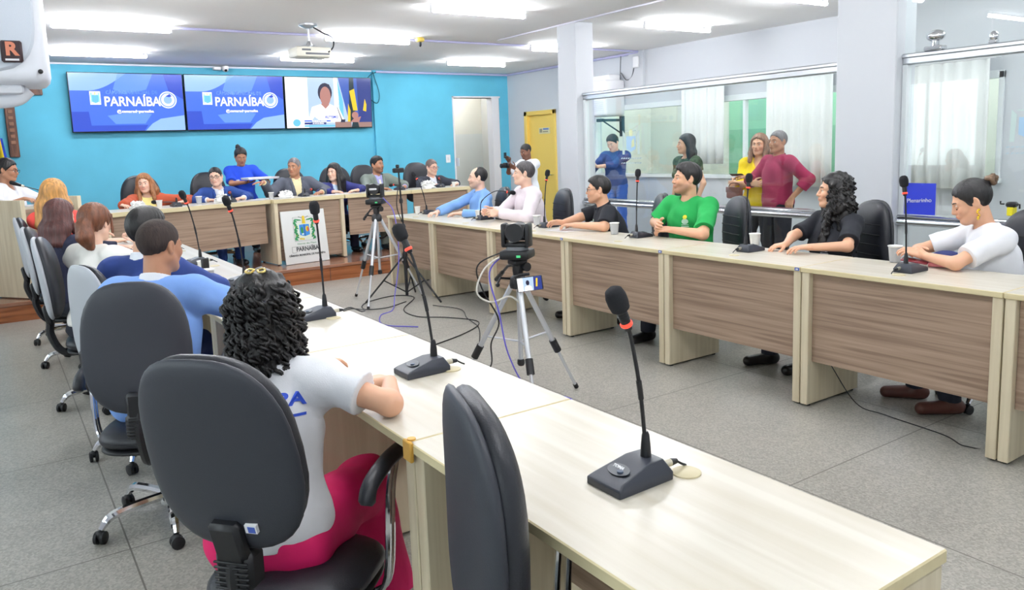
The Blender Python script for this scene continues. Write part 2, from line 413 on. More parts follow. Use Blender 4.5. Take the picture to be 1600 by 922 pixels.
# ------------------------------------------------------------------ added cloth in place of curtains reflected in the partition glass
def reflected_curtain(y0, y1, z0, z1, x, label, seed):
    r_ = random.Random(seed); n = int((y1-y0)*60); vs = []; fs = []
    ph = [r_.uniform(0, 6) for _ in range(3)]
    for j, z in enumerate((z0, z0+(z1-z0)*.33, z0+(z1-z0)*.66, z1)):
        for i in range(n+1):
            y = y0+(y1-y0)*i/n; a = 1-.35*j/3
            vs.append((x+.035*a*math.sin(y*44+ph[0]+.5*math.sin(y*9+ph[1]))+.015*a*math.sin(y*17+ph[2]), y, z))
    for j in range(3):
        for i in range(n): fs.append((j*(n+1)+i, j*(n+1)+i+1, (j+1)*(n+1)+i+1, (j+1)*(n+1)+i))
    q = MB(); q.raw(vs, fs); t = thing('reflected_curtain', label, 'reflected_curtain', (0, 0, 0))
    o = q.build('fabric', M_curt_refl, t, ang=180)
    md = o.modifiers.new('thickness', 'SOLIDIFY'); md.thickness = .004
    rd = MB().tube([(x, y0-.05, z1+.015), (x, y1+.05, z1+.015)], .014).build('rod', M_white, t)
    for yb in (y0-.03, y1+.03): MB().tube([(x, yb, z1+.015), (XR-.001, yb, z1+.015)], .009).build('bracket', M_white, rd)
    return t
M_curt_refl = mat('reflected_curtain_white', (240, 242, 240), .8)
M_curt_refl.node_tree.nodes['Principled BSDF'].inputs['Transmission Weight'].default_value = .0
reflected_curtain(7.38, 8.2, 1.25, 2.36, 8.62, 'narrow white cloth standing in for a reflected drape, before the long interior window', 1)
reflected_curtain(5.72, 6.68, .96, 2.36, 8.62, 'wide white cloth standing in for a reflected drape, by the person in maroon', 2)
reflected_curtain(3.93, 4.82, .98, 2.32, 8.62, 'white cloth standing in for a reflected drape, right of the broad column', 3)

# ------------------------------------------------------------------ ceiling tubes and ceiling fittings
M_tube = emis('lit_tube', (248, 250, 255), TUBE_W)
tubes = [(1.37, 11.45), (1.24, 9.13), (4.22, 11.25), (4.1, 9.15), (4.35, 6.92), (6.9, 11.14), (7.15, 9.15), (7.22, 6.92), (6.9, 5.05)]
extra = [(10.0, 7.6), (10.0, 4.0), (10.0, 9.8), (10.0, 5.8), (8.1, 14.0), (1.3, 6.92), (1.3, 4.7), (4.25, 4.5), (1.3, 2.4), (4.2, 2.2), (7.1, 2.4), (1.3, 0), (4.2, -.2), (7.1, 0)]  # opening entries: unseen tubes added to brighten the next room and passage
TL = ['lit ceiling tube nearest the back wall, above the left screen', 'lit ceiling tube beside the hanging loudspeaker, on the conduit', 'lit ceiling tube above the middle and right screens, below the projector',
      'lit ceiling tube just right of the projector', 'large lit ceiling tube at top centre, nearest the viewer', 'lit ceiling tube above the open doorway',
      'lit ceiling tube partly hidden by the left white column', 'lit ceiling tube over the gallery, right of the left column', 'lit ceiling tube cut by the top edge beside the broad column']
lamp = None
for i, (x, y) in enumerate(tubes+extra):
    lab = TL[i] if i < len(TL) else 'lit ceiling tube out of view'
    if lamp is None:
        lamp = thing('ceiling_tube', lab, 'ceiling light', (x, y, H), 0, 'lit tubes on the ceiling')
        q = MB(); q.box((-.57, -.013, -.018), (.57, .013, 0), .004); q.build('batten', M_white, lamp)
        q = MB(); q.tube([(-.555, 0, -.066), (.555, 0, -.066)], .021, 12); q.build('tube', M_tube, lamp)
        for s in (-1, 1): MB().box((s*.56-.012, -.018, -.088), (s*.56+.012, .018, -.012), .004).build('end_cap', M_white, lamp)
        o = lamp
    else:
        o = copy_tree(lamp); o.location = (x, y, H); o['label'] = lab
c = MB(); c.tube([(XL, 9.26, H-.014), (XR, 9.20, H-.014)], .014, 8); tag(c.build('ceiling_conduit', M_lilac), 'lilac cable conduit running across the ceiling past the projector', 'conduit')
c = MB(); c.box((5.86, -1, H-.016), (5.885, 8.9, H-.0005)); tag(c.build('ceiling_conduit', M_pvc), 'white cable strip on the ceiling running past the left column', 'conduit')
c = MB(); c.tube([(5.9, 12.93, H-.03), (XR-.03, 12.93, H-.03), (XR-.03, 9.2, H-.03)], .02, 8); tag(c.build('wall_conduit', M_lilac), 'lilac conduit along the top of the walls by the doorway', 'conduit')
c = MB(); c.box((XL, 12.95, H-.03), (5.83, 12.979, H-.004), .004); tag(c.build('wall_conduit', M_pvc), 'white cable duct along the top of the teal wall', 'conduit')
c = MB()
for z0, pts in ((0, [(8.70, 9.60, 3.0), (8.70, 9.62, 2.72), (8.70, 9.63, 2.1), (8.70, 9.62, 1.98)]), (1, [(8.70, 9.6, 2.72), (8.70, 9.48, 2.60), (8.70, 9.35, 2.64), (8.68, 9.27, 2.80)])): c.tube(spline(pts), .008, 6)
tag(c.build('wall_cable', M_grey), 'grey cables hanging beside the air conditioner', 'cable')
# projector
pj = thing('projector', 'white projector hanging from the ceiling', 'projector', (3.12, 8.55, 0))
q = MB(); q.box((-.20, -.15, 2.655), (.20, .15, 2.765), .02, seg=2); q.build('body', mat('projector_white', (226, 222, 208), .4), pj)
q = MB(); q.box((-.1, -.152, 2.68), (.17, -.149, 2.70)); q.box((-.14, -.152, 2.72), (-.04, -.149, 2.74)); q.build('port_panel', M_grey, pj)
q = MB(); q.lathe([(.035, 0), (.04, .02), (.03, .025)], n=16, M=Matrix.Rotation(-PI/2, 4, 'X'), o=(-.1, .15, 2.71)); q.build('lens', M_black, pj)
q = MB(); q.lathe([(.012, 0), (.012, .26)], o=(0, 0, 2.765), n=10); q.lathe([(.03, 0), (.03, .04), (.012, .08)], o=(0, 0, 2.765), n=14); q.lathe([(.03, 0), (.1, .03), (.1, .05)], o=(0, 0, H-.051), n=18); q.tube([(-.12, 0, 2.77), (0, 0, 2.80), (.12, 0, 2.77)], .01, 6)
q.build('mount', M_alu, pj)
q = MB(); q.tube(spline([(.02, -.02, H-.02), (.15, -.03, H-.09), (.25, -.06, 2.88), (.24, -.1, 2.78), (.16, -.155, 2.71)]), .008, 6); q.build('cable', M_black, pj)
sn = thing('alarm_sensor', 'small yellow ceiling alarm sensor right of the projector', 'sensor', (4.77, 9.05, H))
MB().lathe([(.045, -.005), (.06, -.02), (.055, -.05), (.03, -.06)], n=16).build('housing', mat('sensor_yellow', (230, 200, 90), .5), sn)
MB().lathe([(.018, -.06), (.018, -.10), (.006, -.12)], n=10).build('probe', M_black, sn)
cc = thing('security_camera', 'small white security camera above the middle screen', 'camera', (3.22, 12.9, 2.99))
q = MB(); q.box((-.1, -.03, -.03), (.02, .05, .02), .01); q.build('mount_box', M_white, cc)
q = MB(); q.ball((.08, -.02, -.01), .05); q.lathe([(.052, 0), (.052, .04)], o=(.08, -.02, -.01)); q.build('dome', M_white, cc)
MB().ball((.08, -.055, -.035), .022).build('lens', M_black, cc)
# wall things at the back
sw = thing('light_switch', 'white wall switch left of the open doorway', 'switch', (7.314, 12.978, 1.413))
MB().box((-.05, -.012, -.075), (.05, 0, .075), .006).build('plate', M_white, sw); MB().box((-.018, -.018, -.03), (.018, -.011, .03), .004).build('rocker', M_trim, sw)
sw2 = thing('light_switch', 'narrow white switch on the edge of the open doorway', 'switch', (7.5, 12.95, 1.34))
MB().box((-.012, -.06, -.08), (.0, .06, .08), .004).build('plate', M_white, sw2); sw2.location.x = 7.512
MB().box((0, -.02, -.03), (.006, .02, .03), .003).build('rocker', M_trim, sw2)
cr = thing('crucifix', 'dark wooden crucifix on the teal wall below the loudspeaker', 'crucifix', (.355, 12.95, 1.70))
M_darkw = wood('dark_carved_wood', (66, 36, 24), (120, 76, 54), .5, (20, 20, 3))
MB().box((-.062, -.03, 0), (.062, .025, 1.15), .008).build('upright', M_darkw, cr)
MB().box((-.42, -.03, .86), (.42, .02, .98), .008).build('crossbar', M_darkw, cr)
for k_ in range(7): MB().box((-.03+.004*(k_ % 2), -.04, .18+k_*.085), (.03, -.03, .23+k_*.085), .006).build('carving', mat('carving_brown', (140, 100, 76), .6), cr)
fl = thing('flag', 'blue and yellow flag at the left edge, before the teal wall', 'flag', (.12, 12.55, .2036))
q = MB(); vs = []; fs = []
for j in range(14):
    for i in range(17):
        z = 1.75-1.25*j/13; wd = .10+.13*j/13; a = i/16
        vs.append((-wd+2*wd*a, -.02+.035*math.sin(a*20+j*.25), z))
for j in range(13):
    for i in range(16): fs.append((j*17+i, j*17+i+1, (j+1)*17+i+1, (j+1)*17+i)); 
q.raw(vs, fs); q.mi = [(1 if (f % 16) in (11, 12, 13) else (2 if (f % 16) in (8, 9, 10) else (0))) for f in range(len(fs))]
fo = q.build('cloth', [mat('flag_blue', (24, 52, 168), .7), mat('flag_yellow', (240, 208, 40), .7), mat('flag_green', (20, 128, 60), .7)], fl, ang=180)
fo.modifiers.new('thickness', 'SOLIDIFY').thickness = .004
q = MB(); q.tube([(0, 0, .02), (0, 0, 1.95)], .014, 8); q.lathe([(.14, 0), (.14, .02), (.03, .04)], n=18); q.ball((0, 0, 1.97), .03); q.build('pole', mat('brass', (190, 150, 70), .3, metal=1.), fl)
# air conditioner on the right wall and its bracket
ac = thing('air_conditioner', 'white air conditioner box high on the right wall above a black bracket', 'air conditioner', (8.5, 9.8, 2.03))
q = MB(); q.box((-.2, -.26, 0), (.235, .26, .58), .05, seg=3); q.build('case', M_white, ac)
q = MB(); q.box((-.1, -.24, .56), (.15, .24, .66), .03, seg=2); q.build('top_cover', M_white, ac)
q = MB()
for k_ in range(6): q.box((-.206, -.2, .09+k_*.03), (-.198, .2, .10+k_*.03))
q.build('grille', M_trim, ac)
br = thing('wall_bracket', 'black steel wall bracket under the air conditioner', 'bracket', (8.74, 9.62, 1.7))
q = MB(); q.box((-.04, -.045, 0), (0, .045, .33), .004); q.box((-.5, -.02, .245), (0, .02, .285), .004); q.tube([(-.42, 0, .25), (-.02, 0, .04)], .012, 6); q.box((-.52, -.06, .24), (-.46, .06, .29), .004); q.build('bracket_frame', mat('dark_teal_steel', (26, 50, 58), .5), br)
jb = thing('junction_box', 'small white junction box high beside the air conditioner', 'junction box', (8.695, 9.229, 2.854))
MB().box((-.03, -.07, -.09), (.0, .07, .09), .012).build('cover', M_white, jb)
jb2 = thing('junction_box', 'tiny lilac socket box on the cable above the air conditioner', 'junction box', (8.73, 9.69, 2.60))
MB().box((-.03, -.035, -.05), (.0, .035, .05), .006).build('cover', M_lilac, jb2)
# hanging loudspeaker at the top left
sp = thing('loudspeaker', 'big white loudspeaker hung at the upper left, above the crucifix', 'loudspeaker', (-.02, 3.55, 1.905), -.10)
M_spk = mat('speaker_white', (228, 231, 238), .4); M_spg = mat('speaker_grille_grey', (202, 209, 219), .55, bump=.15, bscale=500)
q = MB(); q.box((-.26, -.02, .0), (.26, .30, .66), .045, seg=3); q.build('cabinet', M_spk, sp)
vs = []; n_ = 28
def sup(a, hw, hh): 
    c, s_ = math.cos(a), math.sin(a); return (hw*math.copysign(abs(c)**.55, c), hh*math.copysign(abs(s_)**.55, s_))
q = MB()
for r_, y_ in ((1, -.022), (.97, -.034), (.6, -.046), (.2, -.052)):
    for k_ in range(n_):
        x_, z_ = sup(2*PI*k_/n_, .236, .295); vs.append((x_*r_, y_, .335+z_*r_))
fs = [(j*n_+k_, j*n_+(k_+1) % n_, (j+1)*n_+(k_+1) % n_, (j+1)*n_+k_) for j in range(3) for k_ in range(n_)]+[tuple(3*n_+k_ for k_ in range(n_))]
q.raw(vs, fs); q.build('grille', M_spg, sp)
q = MB(); q.box((.115, -.050, .075), (.185, -.03, .155), .006); bd = q.build('badge', mat('badge_dark', (58, 40, 44), .4), sp)
text('badge_letter', 'R', .066, mat('badge_copper', (214, 132, 104), .4), bd, Matrix.Translation((.15, -.0515, .122)) @ Matrix.Rotation(PI/2, 4, 'X'), bold=.003)
q = MB(); q.box((.128, -.0515, .081), (.172, -.050, .088)); q.build('badge_strip', M_trim, bd)
q = MB()
for (x_, z_) in ((.235, .52), (.235, .045), (-.235, .52), (-.235, .045)): q.ball((x_, -.02, z_), .009)
q.build('screw', M_black, sp)
q = MB(); q.tube(spline([(-.20, .10, -.02), (.0, .10, -.055), (.13, .10, -.05), (.18, .10, -.01)], 6), [.03]*19, 12); q.box((-.2, .03, -.035), (.17, .25, .005), .015, seg=2); q.build('cradle', M_spk, sp)
q = MB(); q.box((-1.88, .12, .3), (-.2, .18, .36), .006); q.box((-1.9, .02, .2), (-1.87, .28, .46), .004); q.build('wall_arm', M_grey, sp)
# ------------------------------------------------------------------ desks
M_top = wood('pale_maple_laminate', (214, 208, 194), (201, 193, 175), .3, (1.1, 20, 20), c3=(208, 201, 186))
M_edge = wood('pale_maple_edge', (224, 211, 170), (212, 197, 154), .45, (1.1, 24, 24))
M_side = wood('pale_maple_side', (224, 212, 184), (208, 194, 164), .4, (24, 24, 1.4))
M_pan = wood('brown_walnut_laminate', (134, 112, 95), (172, 148, 128), .42, (1.2, 20, 46), c3=(154, 131, 112))
M_tag = mat('blue_label', (70, 100, 190), .5)
M_groms = mat('grommet_cream', (206, 194, 158), .4)
DH = .84
def desk(label, loc, rz, L, D=.545, zt=DH, z0=0., th=.028, sides=(1, 1), group='desks of the rows', labels=True, pz=.275, groms=True, board=None):
    """local x along the length, y from the public front (0) to the user side (D)"""
    t = thing('desk', label, 'desk', (loc[0], loc[1], z0), rz, group)
    q = MB(); q.box((.002, 0, zt-th), (L-.002, D, zt), .003); q.mi = [1]*len(q.f)
    bm_top = [i for i, f in enumerate(q.f) if all(abs(q.v[k][2]-zt) < .0005 for k in f)]
    for i in bm_top: q.mi[i] = 0
    q.build('desktop', [M_top, M_edge], t, smooth=False)
    for s, on in ((0, sides[0]), (1, sides[1])):
        if on:
            x0 = .004 if s == 0 else L-.052
            q = MB(); q.box((x0, .012, .012), (x0+.048, D-.012, zt-th), .003)
            q.mi = [0]*len(q.f)
            p = q.build('side_panel', [M_side], t, smooth=False)
            f = MB()
            for yy in (.05, D-.05): f.lathe([(.016, 0), (.016, .013)], o=(x0+.024, yy, 0), n=10)
            f.build('foot', M_black, p)
    MB().box((.053, .05, pz), (L-.053, .068, zt-th), .001).build('front_panel', M_pan, t, smooth=False)
    if labels:
        q = MB(); q.box((L-.035, -.002, zt-.022), (L-.005, .0, zt-.004)); q.m = 1; q.box((L-.028, -.003, zt-.018), (L-.012, -.002, zt-.009)); q.build('label', [M_tag, M_white], t, smooth=False)
    if groms:
        q = MB(); q.lathe([(.034, 0), (.034, .003), (.03, .005)], o=(L*.475, .125, zt), n=24); q.build('cable_grommet', M_groms, t)
    return t
RX = 3.883
RY = [8.443, 7.362, 6.188, 5.027, 3.889, 2.768, 1.669, .55]
rl = ['farthest desk of the right row, by the platform and the mic stand', 'second desk of the right row from the platform, before the person in white shirt', 'right row desk directly behind the camera tripod with the phone',
      'right row desk before the person in black polo with glasses', 'right row desk before the person in the green tee', 'right row desk before the person with long curly hair',
      'right row desk cut off by the right edge of the picture']
for i in range(7): desk(rl[i], (RX, RY[i], 0), -PI/2, RY[i]-RY[i+1], group='desks of the right row', labels=(i in (2, 3, 4)))
LX = 1.39
LY = [.667, 1.78, 2.862, 3.99, 5.12, 6.27, 7.38, 8.45]
ll = ['nearest desk of the left row, at the bottom right, with the large microphone', 'second desk of the left row, under the elbow of the person in pink trousers', 'left row desk before the person in the light blue suit',
      'left row desk between the two blue suits', 'left row desk before the person in the white blouse', 'left row desk near the platform before the person with reddish hair', 'last desk of the left row, closest to the platform']
for i in range(7): desk(ll[i], (LX, LY[i], 0), PI/2, LY[i+1]-LY[i], group='desks of the left row', labels=False, pz=.30)
# amber connector block hanging at the first seam
cb = MB(); cb.box((.835, 1.755, .79), (.847, 1.80, .846), .003); cb.lathe([(.012, .846), (.012, .850)], o=(.852, 1.778, 0), n=10)
tag(cb.build('seam_bracket', mat('amber_bracket', (214, 164, 70), .45)), 'small amber corner bracket at the seam of the two nearest desks', 'bracket')
# head table on the platform
HP = .2036
a = math.atan2(.48, 1.93)
desk('angled left section of the long head table on the platform', (1.0, 9.31), a, 1.99, .58, .84, HP, .05, (1, 0), 'head table sections', False, .29, False)
desk('middle section of the head table with the crest board under it', (2.945, 9.72), .10, .98, .58, .84, HP, .05, (1, 1), 'head table sections', False, .05, False)
desk('section of the head table right of the crest board', (3.93, 9.80), 0, .98, .56, .84, HP, .05, (0, 0), 'head table sections', False, .29, False)
desk('right end section of the head table on the platform', (4.91, 9.80), 0, .98, .56, .84, HP, .05, (0, 1), 'head table sections', False, .29, False)
# crest board leaning below the head table
cbd = thing('crest_board', 'white crest board leaning under the middle of the head table', 'sign', (3.33, 9.70, HP+.005), .10)
tilt = Matrix.Translation((0, 0, 0)) @ Matrix.Rotation(-.13, 4, 'X')
MB().box((-.30, 0, 0), (.30, .015, .68), .002, M=tilt).build('board', mat('board_white', (226, 228, 226), .35), cbd, smooth=False)
def crest(parent, name, M, sc, bg=True):
    """municipal seal: shield, winged figure on top, green branches at both sides"""
    cols = [mat('crest_green', (44, 140, 84), .5), mat('crest_blue', (58, 140, 216), .5), mat('crest_gold', (226, 196, 40), .5), mat('crest_red', (196, 60, 60), .5), mat('crest_cream', (226, 234, 214), .5), mat('crest_navy', (30, 60, 130), .5), mat('crest_line', (150, 152, 148), .5)]
    q = MB()
    def poly(ps, z, m): q.m = m; q.prism([(x*sc, y*sc) for x, y in ps], z, z+.0008, M)
    def disc(x, y, r, z, m, n=12, ry=None): poly([(x+r*math.cos(2*PI*k/n), y+(ry or r)*math.sin(2*PI*k/n)) for k in range(n)], z, m)
    if bg:
        for (x0, y0, x1, y1) in ((-1.02, 1.0, 1.02, 1.02), (-1.02, -1.1, 1.02, -1.08), (-1.02, -1.1, -1.0, 1.02), (1.0, -1.1, 1.02, 1.02)): poly([(x0, y0), (x1, y0), (x1, y1), (x0, y1)], .0005, 6)
    poly([(-.6, -.75), (0, -.9), (.6, -.75), (.6, .48), (-.6, .48)], .0006, 4)
    poly([(-.47, -.58), (-.02, -.7), (-.02, .36), (-.47, .34)], .0014, 1); poly([(.02, -.7), (.47, -.58), (.47, .34), (.02, .36)], .0014, 1)
    disc(-.24, -.16, .13, .0022, 0, ry=.3); disc(.26, -.06, .17, .0022, 2, ry=.26); disc(.33, -.1, .07, .003, 3, ry=.2); disc(-.2, -.5, .1, .0022, 4, ry=.07)
    poly([(-.03, -.7), (.03, -.7), (.03, .36), (-.03, .36)], .0024, 5)
    poly([(-.16, .42), (.16, .42), (.13, .9), (-.13, .9)], .0022, 2); disc(0, 1.0, .13, .0022, 2); poly([(-.5, 1.02), (-.14, .92), (-.14, .98), (-.45, 1.1)], .0022, 6); poly([(.5, 1.02), (.14, .92), (.14, .98), (.45, 1.1)], .0022, 6)
    for s in (-1, 1):
        poly([(s*.2, .7), (s*.62, .72), (s*.85, .9), (s*.6, .86), (s*.3, .8)], .0016, 0)
        for k in range(9):
            y = .72-k*.2; x = s*(.82+.07*math.sin(k*1.7)); disc(x, y, .12, .0018+k*.00005, 0, 8, .14); disc(x-s*.12, y-.1, .07, .0019, 0, 7)
        disc(s*.84, .2, .05, .003, 2, 6); disc(s*.8, -.6, .05, .003, 2, 6)
    poly([(-.55, -.95), (-.1, -1.02), (-.1, -.9), (-.55, -.83)], .002, 2); poly([(.1, -1.02), (.55, -.95), (.55, -.83), (.1, -.9)], .002, 4)
    return q.build(name, cols, parent, smooth=False)
Mb = Matrix.Translation((0, 0, 0)) @ tilt @ Matrix.Translation((0, -.001, 0)) @ Matrix.Rotation(PI/2, 4, 'X')
crest(cbd, 'crest', Mb @ Matrix.Translation((0.0, .445, 0)), .145)
M_ink = mat('sign_ink', (74, 78, 80), .6)
text('board_name', 'PARNAÍBA', .075, M_ink, cbd, Mb @ Matrix.Translation((.01, .18, .001)), bold=.0025, width=.31)
text('board_motto', 'Norte do Piauí', .03, mat('crest_green', (44, 140, 84)), cbd, Mb @ Matrix.Translation((.01, .25, .001)), width=.26)
text('board_line', 'CÂMARA MUNICIPAL DE PARNAÍBA', .034, M_ink, cbd, Mb @ Matrix.Translation((0, .105, .001)), bold=.0012, width=.50)
q = MB()
for (x0, y0, x1, y1) in ((-.2, .215, .19, .218), (-.2, .14, -.197, .218), (-.2, .14, -.14, .143)): q.prism([(x0, y0), (x1, y0), (x1, y1), (x0, y1)], .001, .002, Mb)
q.build('name_frame', M_ink, cbd, smooth=False)
# tribune
tb = thing('tribune', 'wooden speaking tribune at the far left on the platform', 'tribune', (.25, 9.36, HP), .62)
q = MB(); q.box((0, 0, .01), (.05, .50, 1.03), .003); q.build('side_panel', M_side, tb, smooth=False)
q = MB(); q.box((.67, 0, .01), (.72, .50, 1.03), .003); q.build('side_panel', M_side, tb, smooth=False)
q = MB(); q.box((.05, .06, .06), (.67, .08, .93), .001); q.build('front_panel', M_pan, tb, smooth=False)
q = MB(); q.box((.05, .06, .925), (.67, .48, .955), .003); q.build('reading_top', M_top, tb, smooth=False)
pp = MB(); pp.box((.2, .16, .957), (.42, .42, .9585)); tag(pp.build('paper_sheet', M_white, None, smooth=False), 'white paper sheet on the reading top of the tribune', 'paper')
bpy.data.objects['paper_sheet'].location = tb.location; bpy.data.objects['paper_sheet'].rotation_euler = (0, 0, .62)

# ------------------------------------------------------------------ office chairs
M_lea = mat('black_leather', (34, 36, 43), .42, bump=.12, bscale=240)
M_shell = mat('charcoal_shell', (50, 53, 61), .5, bump=.06, bscale=300)
M_gsh = mat('light_grey_shell', (176, 180, 186), .5, bump=.06, bscale=300)
M_seam = mat('leather_seam', (16, 17, 20), .6)
M_otag = mat('orange_tag', (206, 96, 40), .6)
def pad(hw0, hh, T, bulge, cx, cz, curve, lum, n=36, rings=9, front=True, back=True, taper=.12, p=2.9):
    """rounded upholstered panel: outline in x/z, thickness along y; returns verts, faces"""
    vs = []; fs = []
    def pt(a, rr, side):
        c, s_ = math.cos(a), math.sin(a)
        ex = math.copysign(abs(c)**(2/p), c); ez = math.copysign(abs(s_)**(2/p), s_)
        x = hw0*ex*rr; z = hh*ez*rr; x *= 1-taper*(z/hh)**2*.6-(.05*z/hh)
        y = curve*(x/hw0)**2*.0+lum*math.sin((z/hh+.3)*1.6)
        y += -curve*(x/hw0)**2 if True else 0
        k = max(0, 1-rr**6)**.5
        th = (T*.5+bulge*(1-rr**2))*k if side > 0 else -(T*.5)*max(0, 1-rr**5)**.5
        return (cx+x, y+th, cz+z)
    idx = {}
    for side in (1, -1):
        for j in range(rings, 0, -1):
            rr = math.sin(j/rings*PI/2)
            if side < 0 and j == rings: continue
            for k in range(n): idx[(side, j, k)] = len(vs); vs.append(pt(2*PI*k/n, rr, side))
        idx[(side, 0, 0)] = len(vs); vs.append(pt(0, 0, side))
    def g(side, j, k):
        if j == rings: side = 1
        if j == 0: return idx[(side, 0, 0)]
        return idx[(side, j, k % n)]
    for side in (1, -1):
        for j in range(rings):
            for k in range(n):
                if j == 0: f = (g(side, 0, 0), g(side, 1, k), g(side, 1, k+1))
                else: f = (g(side, j, k), g(side, j+1, k), g(side, j+1, k+1), g(side, j, k+1))
                fs.append(f if side > 0 else f[::-1])
    return vs, fs
def make_chair(label, loc, rz, shell, arms=True, tag_=True, group='swivel chairs of the left row', tilt=.12, hw=.215, hh=.275, zc=.86, base_rot=.3, lines=True, dz=-.06):
    """local +y is forward; loc on the floor"""
    t = thing('office_chair', label, 'chair', loc, rz, group)
    Mt = Matrix.Translation((0, -.235, .56)) @ Matrix.Rotation(tilt, 4, 'X') @ Matrix.Translation((0, 0, -.56))
    def mk(name, vs, fs, m, par, M=None):
        q = MB(); q.raw([(M @ Vector(v)) if M else v for v in vs], fs); return q.build(name, m, par, ang=180)
    vs, fs = pad(hw, hh, .085, .02, 0, zc, -.02, .012)
    bk = mk('backrest', vs, fs, M_lea, t, Mt)
    vs, fs = pad(hw+.006, hh+.006, .05, .0, 0, zc, -.02, .012); vs = [(x, y-.028, z) for x, y, z in vs]
    sh = mk('back_shell', vs, fs, shell, bk, Mt)
    if lines:
        q = MB()
        for z in (-.10, -.03, .04, .11):
            ln = []
            for i in range(13):
                x = -.155+.31*i/12; y = .02*(x/hw)**2+.012*math.sin((z/hh+.3)*1.6); rr = ((x/hw)**2+(z/hh)**2)**.5
                ln.append(Mt @ Vector((x, y+.041+.021*max(0, 1-rr*rr), zc+z)))
            q.tube(ln, .0045, 6)
        q.build('stitching', M_seam, bk)
    if tag_:
        q = MB(); q.box((hw-.022, -.012, zc-.235), (hw-.014, .012, zc-.195), M=Mt); q.build('label', M_otag, bk)
    vs, fs = pad(.235, .23, .09, .015, 0, 0, 0, 0, p=3.2, taper=.05)
    vs = [(x, z, y+.50+dz-.018*max(0, z/.23)**2*2) for x, y, z in vs]; fs = [f[::-1] for f in fs]
    st = mk('seat', vs, fs, M_lea, t)
    vs, fs = pad(.23, .225, .04, 0, 0, 0, 0, 0, p=3.2, taper=.05); vs = [(x, z, y+.456+dz) for x, y, z in vs]; mk('seat_shell', vs, [f[::-1] for f in fs], M_black, st)
    q = MB(); q.box((-.045, -.085, zc-.30), (.045, -.045, zc-.17), .012, M=Mt); q.build('back_plate', M_black, bk); q = MB(); q.tube(spline([(0, -.30, .60), (0, -.31, .50), (0, -.25, .44+dz), (0, -.1, .425+dz)]), .024, 8); q.build('back_bracket', M_black, t)
    q = MB(); q.box((-.06, -.14, .395+dz), (.06, .08, .44+dz), .012); q.tube([(.05, 0, .41+dz), (.2, .03, .41+dz)], .008, 6); q.build('tilt_mechanism', M_black, t)
    q = MB(); q.box((-.055, -.325, .49), (.055, -.25, .60), .016)
    for k in range(6): q.box((-.05, -.331, .502+k*.014), (.05, -.324, .508+k*.014), .002)
    if shell is M_shell: q.build('bellows_cover', M_black, t)
    q = MB(); q.lathe([(.028, .12), (.028, .24), (.019, .24), (.019, .41+dz)], n=14); q.build('gas_column', M_black, t)
    q = MB(); q.lathe([(.045, .085), (.05, .11), (.04, .145)], n=14); q.build('base_hub', M_chrome, t)
    for k in range(5):
        a = base_rot+2*PI*k/5; c, s_ = math.cos(a), math.sin(a)
        q = MB(); q.tube(spline([(.03*c, .03*s_, .12), (.15*c, .15*s_, .118), (.25*c, .25*s_, .105), (.295*c, .295*s_, .062)], 5), [.02]*10+[.019, .018, .017, .016, .014, .013], 8)
        lg = q.build('leg', M_chrome, t)
        q = MB(); R_ = Matrix.Rotation(a+.9+k, 4, 'Z'); o_ = Vector((.30*c, .30*s_, .028))
        for s2 in (-1, 1): q.lathe([(.02, -.009), (.0275, -.006), (.0275, .006), (.02, .009)], n=14, o=o_+(R_ @ Vector((0, s2*.014, 0))), M=R_ @ Matrix.Rotation(PI/2, 4, 'X'))
        q.ball(o_+Vector((0, 0, .014)), (.022, .02, .02), 10, 6); q.build('caster', M_black, lg)
    if arms:
        for s in (-1, 1):
            q = MB()
            for dy in (0, .03): q.tube(spline([(s*.16, -.02+dy, .445+dz), (s*.23, -.02+dy, .445+dz), (s*.275, .0+dy, .50+dz), (s*.285, .02+dy, .62), (s*.285, .06+dy, .70)], 5), .009, 8)
            ar = q.build('armrest', M_chrome, t)
            q = MB(); pts = spline([(s*.285, -.12, .655), (s*.285, -.09, .70), (s*.285, .03, .722), (s*.285, .16, .718)], 5); q.tube(pts, [.016]+[.024]*(len(pts)-2)+[.018], 10); q.build('arm_pad', M_lea, ar)
    return t
def yawdir(fx, fy): return math.atan2(-fx, fy)
# left row: nearest chairs first
ch = make_chair('large dark chair of the person in pink trousers, small sticker low on its back', (.655, 2.165, 0), -.85, M_shell, True, False, tilt=.27, hw=.212, hh=.270, zc=.885, lines=False, dz=-.12)
q = MB(); Ms = Matrix.Translation((.02, -.0, 0)); 
Mt_ = Matrix.Translation((0, -.235, .56)) @ Matrix.Rotation(.27, 4, 'X') @ Matrix.Translation((0, 0, -.56))
stk = MB(); stk.box((.055, -.064, .685), (.088, -.045, .71), M=Mt_); stk.m = 1; stk.box((.064, -.0652, .688), (.084, -.0635, .706), M=Mt_); stk.build('sticker', [M_white, M_tag], [c for c in ch.children if c.name.startswith('backrest')][0], smooth=False)
LCH = [((.99, 1.20, 0), -1.886, M_shell, 'empty dark chair at the bottom centre, turned sideways to the nearest desk', .06, .86),
       ((.53, 3.60, 0), -.42, M_shell, 'black backed chair of the person in the light blue suit', .06, .86),
       ((.61, 4.52, 0), -1.25, M_gsh, 'low light grey backed chair behind the person in the dark blue suit', .08, .82),
       ((.54, 5.70, 0), -1.72, M_gsh, 'tall light grey backed chair of the person in the white blouse', .16, .88),
       ((.52, 7.0, 0), -1.72, M_gsh, 'grey backed chair of the person with dark reddish hair', .16, .86),
       ((.50, 8.02, 0), -1.62, M_gsh, 'grey backed chair of the blonde person, beside the tribune', .16, .88)]
